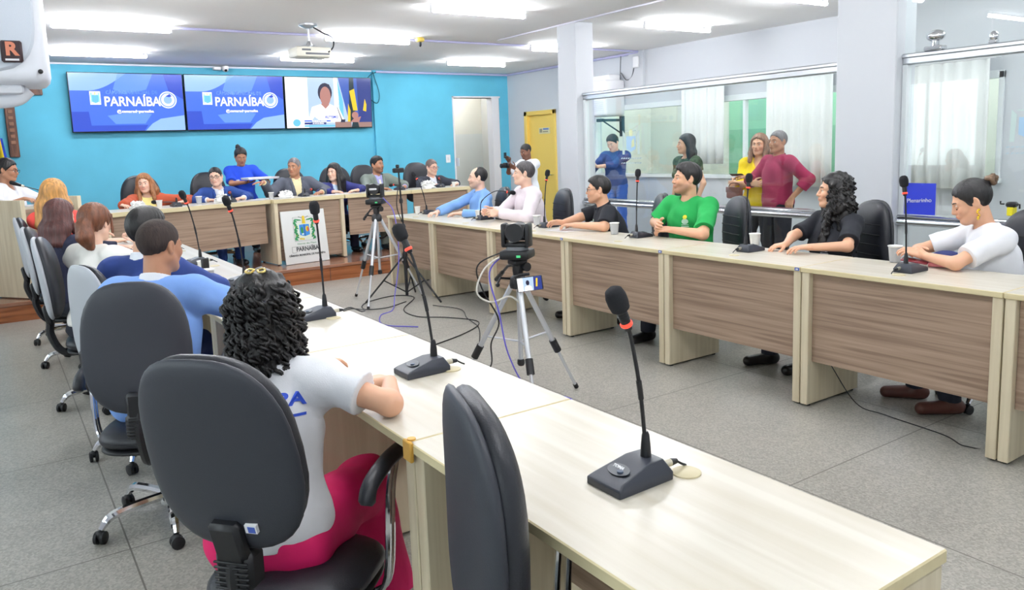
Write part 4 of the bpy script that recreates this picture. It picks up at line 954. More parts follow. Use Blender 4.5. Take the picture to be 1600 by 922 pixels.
crumple('crumpled white tissue between the two suits at the right of the head table', 5.28, 10.0, DT, .1, 5)
def flat(name, label, cat, x, y, z, rz, sx, sy, h, m, bev=.004):
    o = MB().box((-sx/2, -sy/2, 0), (sx/2, sy/2, h), bev).build(name, m); o.location = (x, y, z+.0005); o.rotation_euler = (0, 0, rz); return tag(o, label, cat)
M_phone = mat('dark_phone', (34, 46, 56), .2)
flat('smartphone', 'dark phone lying under the arm of the light blue suit', 'phone', 1.03, 4.02, DH, .6, .075, .155, .009, M_phone)
flat('smartphone', 'dark phone lying before the person in the light blue shirt', 'phone', 4.36, 7.3, DH, .2, .155, .075, .009, M_phone)
flat('smartphone', 'black phone on the head table before the rust jacket', 'phone', 1.9, 9.95, DT, .2, .07, .14, .010, M_phone)
flat('paper_sheet', 'white paper sheet on the head table before the grey suit', 'paper', 2.9, 10.05, DT, .1, .3, .21, .001, M_white, 0)
flat('paper_sheet', 'white paper sheet before the person with long dark hair', 'paper', 3.9, 10.05, DT, -.1, .32, .21, .001, M_white, 0)
flat('paper_sheet', 'white paper sheet on the desk before the person in black polo', 'paper', 4.22, 5.45, DH, .1, .2, .28, .001, M_white, 0)
up = flat('smartphone', 'black phone propped upright on the left row desk', 'phone', 1.05, 4.95, DH, .8, .075, .012, .15, M_black)
b2 = flat('eyeglass_case', 'small dark green case on the left row behind the curly head', 'case', 1.10, 3.66, DH, .3, .06, .11, .028, mat('dark_green_case', (30, 74, 62), .5), .01)
w_ = thing('purse', 'dark blue purse with a red band before the person with the hair bun', 'purse', (4.42, 2.20, DH), .3)
q = MB(); q.ball((0, 0, .045), (.05, .09, .05), 18, 10); 
q.v = [(x, y, max(z, .0005)) for x, y, z in q.v]; q.build('pouch', mat('navy_fabric', (34, 44, 96), .8), w_)
q = MB(); q.box((-.056, -.085, .004), (-.046, .085, .03), .006); q.build('band', mat('red_white_band', (206, 120, 124), .7), w_)
# ------------------------------------------------------------------ bodies: one smooth surface from a distance field
V = lambda *a: np.array(a if len(a) > 1 else a[0], dtype=float)
def unit(v): return v/(np.linalg.norm(v)+1e-12)
class Field:
    def __init__(s, lo, hi, h):
        s.h = h; s.lo = np.floor(np.array(lo, float)/h)*h-3*h
        s.n = np.ceil((np.array(hi, float)+3*h-s.lo)/h).astype(int)+1
        s.a = np.full(s.n, .3, np.float32)
    def blk(s, lo, hi):
        i0 = np.clip(np.floor((np.array(lo)-s.lo)/s.h).astype(int), 0, s.n-1); i1 = np.clip(np.ceil((np.array(hi)-s.lo)/s.h).astype(int)+1, 1, s.n)
        if np.any(i1 <= i0): return None, None
        ax = [(s.lo[k]+s.h*np.arange(i0[k], i1[k])).astype(np.float32) for k in range(3)]
        return tuple(slice(i0[k], i1[k]) for k in range(3)), (ax[0][:, None, None], ax[1][None, :, None], ax[2][None, None, :])
    def put(s, sl, d, k=.02, op='+', col=None):
        A = s.a[sl]
        if op == '+':
            h = np.clip(.5+.5*(A-d)/k, 0, 1); A[...] = A*(1-h)+d*h-k*h*(1-h)
        elif op == '-':
            h = np.clip(.5-.5*(A+d)/k, 0, 1); A[...] = A*(1-h)-d*h+k*h*(1-h)
        else:
            h = np.clip(.5-.5*(A-d)/k, 0, 1); A[...] = A*(1-h)+d*h+k*h*(1-h)
    def cone(s, a, b, r1, r2, k=.02, op='+', flat=None, clip=None):
        a = V(a); b = V(b); m = max(r1, r2)+k+3*s.h
        sl, P = s.blk(np.minimum(a, b)-m, np.maximum(a, b)+m)
        if sl is None: return
        ba = b-a; q = [P[i]-np.float32(a[i]) for i in range(3)]
        t = np.clip((q[0]*ba[0]+q[1]*ba[1]+q[2]*ba[2])/max(ba@ba, 1e-9), 0, 1).astype(np.float32)
        d = [q[i]-t*np.float32(ba[i]) for i in range(3)]
        if flat is not None:
            ax, f = flat; w_ = (d[0]*ax[0]+d[1]*ax[1]+d[2]*ax[2])*np.float32(1/f-1)
            d = [d[i]+w_*np.float32(ax[i]) for i in range(3)]
        D = np.sqrt(d[0]**2+d[1]**2+d[2]**2)-(r1+(r2-r1)*t)
        if flat is not None and flat[1] < 1: D = D*(.5+.5*flat[1])
        if clip is not None:
            for (p, n) in clip: D = np.maximum(D, (P[0]-p[0])*n[0]+(P[1]-p[1])*n[1]+(P[2]-p[2])*n[2])
        s.put(sl, D.astype(np.float32), k, op)
    def ell(s, c, r, k=.02, op='+', ax=None):
        c = V(c); r = V(r); m = max(r)+k+3*s.h
        sl, P = s.blk(c-m, c+m)
        if sl is None: return
        q = [P[i]-np.float32(c[i]) for i in range(3)]
        if ax is not None: q = [q[0]*ax[j][0]+q[1]*ax[j][1]+q[2]*ax[j][2] for j in range(3)]
        k0 = np.sqrt((q[0]/r[0])**2+(q[1]/r[1])**2+(q[2]/r[2])**2); k1 = np.sqrt((q[0]/r[0]**2)**2+(q[1]/r[1]**2)**2+(q[2]/r[2]**2)**2)
        D = np.where(k1 > 1e-6, k0*(k0-1)/np.maximum(k1, 1e-6), -min(r)).astype(np.float32)
        s.put(sl, D, k, op)
    def plane(s, p, n, k=.006):
        """cut away everything on the side n points to"""
        sl, P = s.blk(s.lo, s.lo+s.h*s.n)
        s.put(sl, ((P[0]-p[0])*n[0]+(P[1]-p[1])*n[1]+(P[2]-p[2])*n[2]).astype(np.float32), k, 'x')
    def func(s, f, c, R, op='n', k=.01):
        sl, P = s.blk(V(c)-R, V(c)+R)
        if sl is None: return
        d = f(*P)
        if op == 'n': s.a[sl] += np.where(np.abs(s.a[sl]) < .06, d, 0).astype(np.float32)
        else: s.put(sl, d.astype(np.float32), k, op)
    def mesh(s):
        a = s.a; inn = a < 0; n = np.array(a.shape)
        c = np.zeros(n-1, np.int8)
        for i in (0, 1):
            for j in (0, 1):
                for k in (0, 1): c += inn[i:n[0]-1+i, j:n[1]-1+j, k:n[2]-1+k]
        act = np.argwhere((c > 0) & (c < 8))
        if len(act) == 0: return np.zeros((0, 3)), np.zeros((0, 4), int)
        idm = np.full(n-1, -1, np.int32); idm[act[:, 0], act[:, 1], act[:, 2]] = np.arange(len(act))
        off = np.array([[i, j, k] for i in (0, 1) for j in (0, 1) for k in (0, 1)])
        val = np.stack([a[act[:, 0]+o[0], act[:, 1]+o[1], act[:, 2]+o[2]] for o in off], 1)
        P = np.zeros((len(act), 3)); W = np.zeros(len(act))
        for p in range(8):
            for q in range(p+1, 8):
                if np.abs(off[p]-off[q]).sum() != 1: continue
                v0, v1 = val[:, p], val[:, q]; cr = (v0 < 0) != (v1 < 0)
                t = np.where(cr, v0/np.where(cr, v0-v1, 1), 0)
                P += np.where(cr[:, None], off[p]+(off[q]-off[p])*t[:, None], 0); W += cr
        P = (act+P/W[:, None])*s.h+s.lo
        F = []
        for d in range(3):
            e = [0, 0, 0]; e[d] = 1; u, v = [(1, 2), (2, 0), (0, 1)][d]
            A0 = inn[:n[0]-e[0], :n[1]-e[1], :n[2]-e[2]]; A1 = inn[e[0]:, e[1]:, e[2]:]
            ix = np.argwhere(A0 != A1); ix = ix[(ix[:, u] > 0) & (ix[:, v] > 0) & (ix[:, u] < n[u]-1) & (ix[:, v] < n[v]-1)]
            if len(ix) == 0: continue
            du = np.zeros(3, int); du[u] = 1; dv = np.zeros(3, int); dv[v] = 1
            g = lambda z: idm[z[:, 0], z[:, 1], z[:, 2]]
            qd = np.stack([g(ix-du-dv), g(ix-dv), g(ix), g(ix-du)], 1)
            fl = A0[ix[:, 0], ix[:, 1], ix[:, 2]]
            qd[~fl] = qd[~fl][:, ::-1]
            F.append(qd)
        F = np.concatenate(F); F = F[(F >= 0).all(1)]
        return P, F
def np_mesh(name, P, F, m, parent, org, col=None):
    me = bpy.data.meshes.new(name); P = np.asarray(P)-np.array(org)
    me.vertices.add(len(P)); me.vertices.foreach_set('co', P.astype(np.float32).ravel())
    me.loops.add(F.size); me.loops.foreach_set('vertex_index', F.astype(np.int32).ravel())
    me.polygons.add(len(F)); me.polygons.foreach_set('loop_start', np.arange(0, F.size, 4, dtype=np.int32))
    me.polygons.foreach_set('use_smooth', np.ones(len(F), bool))
    me.update(calc_edges=True)
    if col is not None:
        at_ = me.color_attributes.new('pigment', 'FLOAT_COLOR', 'POINT')
        at_.data.foreach_set('color', np.concatenate([col, np.ones((len(col), 1))], 1).astype(np.float32).ravel())
    me.materials.append(m)
    o = bpy.data.objects.new(name, me); COL.objects.link(o)
    if parent: o.parent = parent
    return o
def skin_mat():
    m = mat('skin', (200, 150, 120), .48, sub=.06)
    nt = m.node_tree; a = nt.nodes.new('ShaderNodeAttribute'); a.attribute_name = 'pigment'
    nt.links.new(a.outputs['Color'], nt.nodes['Principled BSDF'].inputs['Base Color']); return m
M_skin = skin_mat()
M_eye = mat('eye_white', (232, 228, 222), .2); M_iris = mat('eye_iris', (40, 26, 20), .15)
def cloth(name, rgb, rough=.85, bump=.1): return mat(name, rgb, rough, bump=bump, bscale=350, var=.05, vscale=14)
def hairm(name, rgb, rough=.45): return mat(name, rgb, rough, var=.45, vscale=60, stretch=(1, 1, .18), bump=.35, bscale=170)
SK = {'light': (236, 194, 170), 'tan': (216, 166, 134), 'brown': (184, 132, 102), 'dark': (126, 86, 68), 'warm': (226, 174, 142)}
HBLK = lambda: hairm('hair_black', (22, 19, 20))

def hand(f, W, d, n, side, S, curl=.5, spread=.16, th=.5):
    """palm, four bent fingers of unequal length and a thumb; side +1 right hand, -1 left"""
    d = unit(V(d)); n = V(n); n = unit(n-d*(n@d)); t = np.cross(d, n)*side
    W = V(W)
    offs = (.029, .0095, -.0105, -.029); base = (.088, .092, .087, .078); lens = (.068, .077, .071, .055); rad = (.0088, .0092, .0088, .0076)
    for i in range(4): f.cone(W+d*.008*S+t*offs[i]*.55*S, W+(d*base[i]*.93+t*offs[i])*S, .0155*S, .0125*S, .012, flat=(n, .82))
    f.cone(W+(d*.02+t*.018)*S, W+(d*.05+t*.03-n*-.004)*S, .017*S, .015*S, .012)
    cu = curl if isinstance(curl, (list, tuple)) else [curl]*4
    for i in range(4):
        p = W+(d*base[i]*.93+t*offs[i])*S; dd = unit(d+t*offs[i]*spread*22); a = cu[i]*.7
        for j, fr in enumerate((.46, .30, .24)):
            dr = dd*math.cos(a)+n*math.sin(a); q = p+dr*lens[i]*fr*S
            f.cone(p, q, rad[i]*S*(1-.07*j), rad[i]*S*(.95-.08*j), .0045); p = q; a += cu[i]*.85
    p = W+(d*.03+t*.028+n*.004)*S; a = unit(d*.55+t*.75+n*.25); b = unit(d*.85+t*.15*(1-th)+n*(.3+.3*th))
    q = p+a*.036*S; f.cone(p, q, .0135*S, .0105*S, .010); r = q+unit(a*.45+b)*.03*S; f.cone(q, r, .0105*S, .0095*S, .005); f.cone(r, r+b*.024*S, .0095*S, .0075*S, .005)

def ik(a, c, l1, l2, pole):
    v = c-a; D = np.linalg.norm(v)
    if D > (l1+l2)*.999: k = D/(l1+l2)*1.001; l1 *= k; l2 *= k
    x = (l1*l1-l2*l2+D*D)/(2*D); h = math.sqrt(max(l1*l1-x*x, 0)); u = v/D
    p = V(pole)-u*(V(pole)@u); return a+u*x+unit(p)*h

NPEOPLE = [0]
def person(label, head, yaw, hyaw=None, hp=0., hr=0., lean=.0, side=0., tyaw=None, S=1.0, fem=False, skin='tan', R=None, L=None, legs='sit', zf=0., h=.006,
           hair=None, top=None, bottom=None, shoes=None, extra=None, beard=0, brow=(30, 22, 18), fat=1.0, lip=None, group=None, glasses=None, thigh=None, closed=False, neck=.165, shw=None, kneew=.11):
    """head: world point at mid head.  yaw: facing of the body, measured from +Y towards +X.  R/L: dict(w=wrist, e=elbow pole, d=finger dir, n=palm normal, curl=)"""
    NPEOPLE[0] += 1; H_ = V(head); tyaw = yaw if tyaw is None else tyaw; hyaw = yaw if hyaw is None else hyaw
    fw = lambda a: V(math.sin(a), math.cos(a), 0); Z = V(0, 0, 1)
    # head frame
    hf0 = fw(hyaw); hr0 = V(math.cos(hyaw), -math.sin(hyaw), 0)
    hf = hf0*math.cos(hp)-Z*math.sin(hp); hu = unit(np.cross(hr0, hf)); hx = hr0*math.cos(hr)-hu*math.sin(hr); hu = hu*math.cos(hr)+hr0*math.sin(hr)
    hx = unit(np.cross(hf, hu)); HM = lambda x, y, z: H_+(hx*x+hf*y+hu*z)*S
    # trunk frame
    tf = fw(tyaw); tx = V(math.cos(tyaw), -math.sin(tyaw), 0); bf = fw(yaw); bx = V(math.cos(yaw), -math.sin(yaw), 0)
    tu = unit(Z*math.cos(lean)+bf*math.sin(lean)+bx*side)
    tff = unit(tf-tu*(tf@tu)); txx = np.cross(tff, tu)
    skb = HM(0, -.015, -.05)
    N = skb-unit(hu*.5+tu*.6)*neck*.72*S
    sw = (shw or (.158 if fem else .178))*S
    ShR = N-tu*.045*S+txx*sw; ShL = N-tu*.045*S-txx*sw
    hip = N-tu*.52*S
    # arms
    l1, l2 = .285*S, .25*S
    arms = []
    for (sp, sh, sd) in ((R, ShR, 1), (L, ShL, -1)):
        if sp is None: sp = {}
        wr = V(sp['w']) if 'w' in sp else sh-Z*.50*S+txx*sd*.06+tf*.05
        if np.linalg.norm(wr-sh) > (l1+l2)*1.06:      # keep the reach human
            wr = sh+unit(wr-sh)*(l1+l2)*1.06
        el = V(sp['E']) if 'E' in sp else ik(sh, wr, l1, l2, V(sp['e']) if 'e' in sp else (txx*sd*.6-Z*.7-tf*.4))
        arms.append((sh, el, wr, sd, sp))
    # legs
    lg = []
    for sd in (1, -1):
        hj = hip+bx*sd*.09*S+Z*.0
        if legs == 'stand':
            ft = V(hj[0], hj[1], zf+.07)+bx*sd*.035+bf*.0; kn = hj.copy()+(ft-hj)*.5+bf*.025
        else:
            td = fw(yaw if thigh is None else thigh); kn = hj+td*.42*S+bx*sd*(kneew-.09)+Z*(-.02); ft = V(kn[0], kn[1], zf+.07)+td*(-.02+.05*sd)+bx*sd*.02
        lg.append((hj, kn, ft, sd))
    allp = [H_, hip, N]+[p for a in arms for p in a[1:3]]+[p for q in lg for p in q[:3]]
    lo = np.min(allp, 0)-.24*S; hi = np.max(allp, 0)+.24*S; lo[2] = max(lo[2], zf-.01)
    org = V(hip[0], hip[1], zf)
    root = thing('person', label, 'person', tuple(org), 0, group)
    # ---------------- body
    f = Field(lo, hi, h)
    def trunk(F, g, k=.05, hipcut=False):
        F.ell(N-tu*.20*S+tff*.012, ((.158 if not fem else .140)*S*fat+g, .112*S*fat**1.3+g, .20*S+g), k, ax=(txx, tff, tu))
        F.ell(N-tu*.37*S+tff*.018*fat, ((.145 if not fem else .125)*S*fat+g, .108*S*fat**1.6+g, .16*S+g), k, ax=(txx, tff, tu))
        F.ell(hip+tu*.05*S, (.165*S*fat+g, .122*S*fat+g, .125*S+g), k, ax=(txx, tff, tu))
        for a in (ShR, ShL):
            F.cone(N-tu*.025*S, a-tu*.004, .050*S+g, .054*S+g, .035, flat=(tff, .95))
            F.ell(a-tu*.012, (.058*S+g, .058*S+g, .062*S+g), .03)
        if fem:
            for s_ in (1, -1): F.ell(N-tu*.205*S+tff*.092*S+txx*s_*.066*S, (.066*S+g, .058*S+g, .066*S+g), .03, ax=(txx, tff, tu))
    trunk(f, -.004)
    f.cone(N-tu*.03*S, HM(0, -.018, -.06), (.056 if not fem else .049)*S*fat**.5, (.056 if not fem else .048)*S, .03)
    ar_ = 1.0 if not fem else .88
    for (sh, el, wr, sd, sp) in arms:
        f.cone(sh, el, .048*S*ar_*fat**.7, .038*S*ar_*fat**.5, .025); f.cone(el, wr, .040*S*ar_*fat**.5, .0255*S*ar_, .02, flat=None)
        d = sp.get('d', unit(wr-el)); n = sp.get('n', -Z)
        hand(f, wr, d, n, sd, S*(.94 if fem else 1.0), sp.get('curl', .45), th=sp.get('th', .5), spread=sp.get('spread', .16))
    for (hj, kn, ft, sd) in lg:
        f.cone(hj, kn, .082*S*fat, .056*S, .03); f.cone(kn, ft, .055*S, .036*S, .02)
        f.cone(ft-bf*.03-Z*.028, ft+bf*.15+bx*sd*.02-Z*.038, .036, .028, .02)
    # head
    fg = 1.0 if not fem else .96
    f.ell(HM(0, -.012, .032), V(.0755, .096, .086)*S, .02, ax=(hx, hf, hu))
    f.ell(HM(0, .028, -.03), V(.060*fg, .064, .086)*S, .03, ax=(hx, hf, hu))
    for s_ in (1, -1):
        f.cone(HM(s_*.054*fg, .0, -.050), HM(s_*.018, .066, -.094), .024*S*fg, .020*S*fg, .025)
        f.ell(HM(s_*.036, .064, -.024), V(.024, .022, .024)*S, .02)
        f.cone(HM(s_*.012, .083, .024), HM(s_*.045, .066, .020), .012*S, .010*S, .015)
        f.ell(HM(s_*.0775, -.008, -.002), V(.010, .021, .032)*S, .008, ax=(unit(hx+hf*.35*s_), unit(hf-hx*.35*s_), hu))
        f.ell(HM(s_*.083, -.004, .0), V(.005, .011, .019)*S, .004, '-', ax=(unit(hx+hf*.35*s_), unit(hf-hx*.35*s_), hu))
    f.ell(HM(0, .076, -.092), V(.024, .020, .020)*S*fg, .02)
    for s_ in (1, -1): f.ell(HM(s_*.031, .098, .004), V(.020, .016, .012)*S, .012, '-', ax=(hx, hf, hu))
    f.cone(HM(0, .088, .016), HM(0, .107, -.026), .0085*S, .0125*S, .010)
    for s_ in (1, -1): f.ell(HM(s_*.0125, .098, -.030), V(.0085, .011, .0085)*S, .006, ax=(hx, hf, hu))
    f.ell(HM(0, .088, -.055), V(.028, .016, .017)*S, .012, ax=(hx, hf, hu))
    f.ell(HM(0, .0975, -.052), V(.022, .009, .006)*S, .005, ax=(hx, hf, hu)); f.ell(HM(0, .0955, -.0625), V(.019, .009, .0065)*S, .005, ax=(hx, hf, hu))
    P, Fq = f.mesh()
    base = V(lin(SK[skin])); col = np.tile(base, (len(P), 1))
    q = (P-H_)/S; hx_, hy_, hz_ = q@hx, q@hf, q@hu; inhead = (np.abs(hx_) < .11) & (hy_ > 0) & (np.abs(hz_) < .14)
    lipc = V(lin(lip)) if lip else base*V(.80, .55, .55)
    wl = np.exp(-((hx_/.022)**4+((hz_+.0572)/.0095)**4))*inhead*(hy_ > .075); col = col*(1-wl[:, None])+lipc*wl[:, None]
    wc = .35*np.exp(-(((np.abs(hx_)-.038)/.02)**2+((hz_+.028)/.022)**2))*inhead; col = col*(1-wc[:, None])+base*V(1.0, .72, .68)*wc[:, None]
    if beard:
        wb = np.clip((-.028-hz_)/.02, 0, 1)*np.clip((hy_+.01)/.03, 0, 1)*(np.abs(hx_) < .1)*(hz_ > -.13); wb = np.maximum(wb*beard, beard*.9*np.exp(-((hx_/.03)**4+((hz_+.040)/.008)**4))*(hy_ > .06))
        wb = wb*(1-wl); col = col*(1-wb[:, None])+V(lin((48, 36, 32)))*wb[:, None]
    body = np_mesh('body', P, Fq, M_skin, root, org, col)
    # eyes and brows
    for s_ in (1, -1):
        c_ = HM(s_*.031, .0765, .005)
        mb = MB(); mb.ball(Vector(c_-org), .0125*S, 12, 8); mb.m = 1; ir = HM(s_*.031, .0765+.0095, .004 if not closed else -.008); mb.ball(Vector(ir-org), .0056*S, 10, 6)
        mb.build('eye', [M_eye, M_iris], root, ang=180)
        lidm = 'eyelid_'+skin; mb = MB()
        zl = .0105 if not closed else .001
        mb.ball(Vector(HM(s_*.031, .079, zl)-org), tuple(V(.0165, .0125, .0065 if not closed else .0115)*S), 12, 8, Matrix((tuple(hx), tuple(hf), tuple(hu))).transposed()); mb.build('eyelid', mat(lidm, tuple(x*.93 for x in SK[skin]), .5), root, ang=180)
        mb = MB(); mb.tube([Vector(HM(s_*a_, b_, c2)-org) for a_, b_, c2 in ((.012, .0945, .024), (.026, .092, .029), (.040, .082, .0275), (.050, .070, .021))], [.0028*S, .0036*S, .003*S, .0015*S], 6)
        mb.build('eyebrow', mat('eyebrow_%d_%d_%d' % tuple(brow), brow, .7), root, ang=180)
    if glasses:
        mb = MB()
        for s_ in (1, -1):
            ring = [Vector(HM(s_*.032+.0245*math.cos(a_)*(abs(math.cos(a_))**-.25 if abs(math.cos(a_)) > .05 else 1), .104, .003+.018*math.sin(a_))-org) for a_ in [2*PI*i/20 for i in range(21)]]
            mb.tube(ring, .0022*S, 6); mb.tube([Vector(HM(s_*.056, .101, .008)-org), Vector(HM(s_*.076, .06, .010)-org), Vector(HM(s_*.081, -.004, .010)-org)], .002*S, 6)
        mb.tube([Vector(HM(-.008, .106, .006)-org), Vector(HM(.008, .106, .006)-org)], .002*S, 6)
        g_ = mb.build('eyeglasses', mat('glasses_'+glasses, {'dark': (24, 20, 22), 'red': (150, 40, 44), 'brown': (70, 40, 30)}[glasses], .3), root, ang=180)
    # ---------------- hair
    if hair: make_hair(hair, root, org, H_, HM, hx, hf, hu, S, N, tu, tff, txx, h)
    # ---------------- clothing
    wr_ = np.random.RandomState(NPEOPLE[0])
    def folds(F, amp, c, Rr):
        ds = [(unit(wr_.randn(3))*wr_.uniform(28, 60), wr_.uniform(0, 6)) for _ in range(5)]
        def fn(x, y, z):
            o = 0; cr = 0
            for w_, p_ in ds:
                a_ = x*w_[0]+y*w_[1]+z*w_[2]+p_+1.5*np.sin(x*9+z*11+p_); o = o+np.sin(a_); cr = cr+(.5-np.abs(np.sin(a_*.5)))*.8
            return (o*.6+cr*.9)*amp/2.0
        F.func(fn, c, Rr)
    def sleeve(F, a, frac, g, loose, k=.02):
        sh, el, wr, sd, sp = a
        if frac <= 1:
            e = sh+(el-sh)*frac; n_ = unit(el-sh)
            F.cone(sh, e+n_*.03, .050*S*ar_*fat**.7+g, .042*S*ar_*fat**.5+g+loose, k, clip=[(e, n_)])
        else:
            F.cone(sh, el, .050*S*ar_*fat**.7+g, .040*S*ar_*fat**.5+g, k)
            fr = frac-1; e = el+(wr-el)*fr; n_ = unit(wr-el); F.cone(el, e+n_*.03, .041*S*ar_*fat**.5+g, (.041-.0135*fr)*S*ar_+g+loose*.5, k, clip=[(e, n_)])
    def garment(name, g, sl, m, neck_r=.068, v=0., hem=.02, loose=.008, fold=.004, openf=None, collar=False, neckz=0.02):
        pts = [ShR, ShL, N, hip]+[a[1] for a in arms]+([a[2] for a in arms] if sl > 1 else [])
        F = Field(np.min(pts, 0)-.22*S, np.max(pts, 0)+.2*S, h)
        trunk(F, g)
        for a in arms:
            if sl: sleeve(F, a, sl, g, loose)
        folds(F, fold, N-tu*.25, .7)
        # neck opening
        F.cone(N+tu*neckz*S-tff*.0, N+tu*.2*S+tff*.02, neck_r*S, neck_r*1.25*S, .008, '-')
        if v:
            for q_ in range(7):
                z_ = v*q_/6; w_ = neck_r*.72*(1-q_/6)+.004
                F.cone(N+tff*.05-tu*z_*S, N+tff*.30-tu*z_*S, w_*S, w_*S*1.05, .004, '-')
        if openf:
            top_, bot_, w0, w1 = openf
            for q_ in range(9):
                t_ = q_/8; z_ = top_+(bot_-top_)*t_; w_ = w0*(1-t_)+w1*t_
                F.cone(N+tff*.06-tu*z_*S, N+tff*.30-tu*z_*S, w_*S, w_*S, .006, '-')
        F.plane(hip+tu*hem*S, -tu)
        P_, F_ = F.mesh(); o = np_mesh(name, P_, F_, m, root, org)
        if collar:
            nk = unit(skb-N); cf = Field(N-.15*S, N+.17*S, .0042); nr = (.056 if not fem else .049)*S*fat**.5
            cf.cone(N-nk*.03*S, N+nk*.036*S, nr+.024*S, nr+.014*S, .004, clip=[(N+nk*.034*S-tff*.0, unit(nk+tff*.25))])
            cf.cone(N-nk*.10*S, N+nk*.12*S, nr+.008*S, nr+.004*S, .003, '-')
            cf.cone(N+tff*.05*S-tu*.03*S, N+tff*.13*S+tu*.07*S, .012*S, .045*S, .006, '-')
            for s_ in (1, -1): cf.cone(N+tu*.012*S+txx*s_*.045*S+tff*.05*S, N-tu*.04*S+txx*s_*.034*S+tff*.098*S, .013*S, .007*S, .008, flat=(unit(tff+txx*s_*.4), .55))
            P_, F_ = cf.mesh()
            if len(P_): np_mesh('collar', P_, F_, m, o, org)
        return o
    ctx = dict(root=root, org=org, N=N, tu=tu, tf=tff, tx=txx, S=S, hip=hip, HM=HM, arms=arms, lg=lg, body=body, head=H_, garment=garment, h=h, bx=bx, bf=bf, garments={})
    for (nm, kw) in (top or []): ctx['garments'][nm] = garment(nm, **kw)
    if bottom:
        m, g, flare = bottom
        pts = [hip]+[p for q in lg for p in q[:3]]
        F = Field(np.min(pts, 0)-.2*S, np.max(pts, 0)+.2*S, max(h, .006))
        F.ell(hip+tu*.03*S, (.168*S*fat+.006, .124*S*fat+.006, .125*S), .04, ax=(txx, tff, tu))
        F.plane(hip+tu*.09*S, tu)
        for (hj, kn, ft, sd) in lg:
            F.cone(hj, kn, .085*S*fat+g, (.060+flare*.4)*S+g, .03); e = ft+Z*(.0 if flare < .03 else -.03)
            F.cone(kn, e, (.058+flare*.4)*S+g, (.046+flare)*S+g, .02, clip=[(e+Z*.005, -Z)])
        folds(F, .005 if flare < .03 else .008, hip, 1.2)
        P_, F_ = F.mesh(); np_mesh('trousers', P_, F_, m, root, org)
    if shoes:
        for (hj, kn, ft, sd) in lg:
            F = Field(ft-.24, ft+.26, .006)
            F.cone(ft-bf*.035-Z*.028, ft+bf*.16+bx*sd*.02-Z*.036, .044, .036, .02); F.cone(ft-Z*.02, ft+Z*.02, .042, .044, .02)
            F.plane(V(0, 0, zf+.002), -Z); F.plane(ft+Z*.025, Z)
            P_, F_ = F.mesh(); np_mesh('shoe', P_, F_, shoes, root, org)
    if extra: extra(ctx)
    return ctx

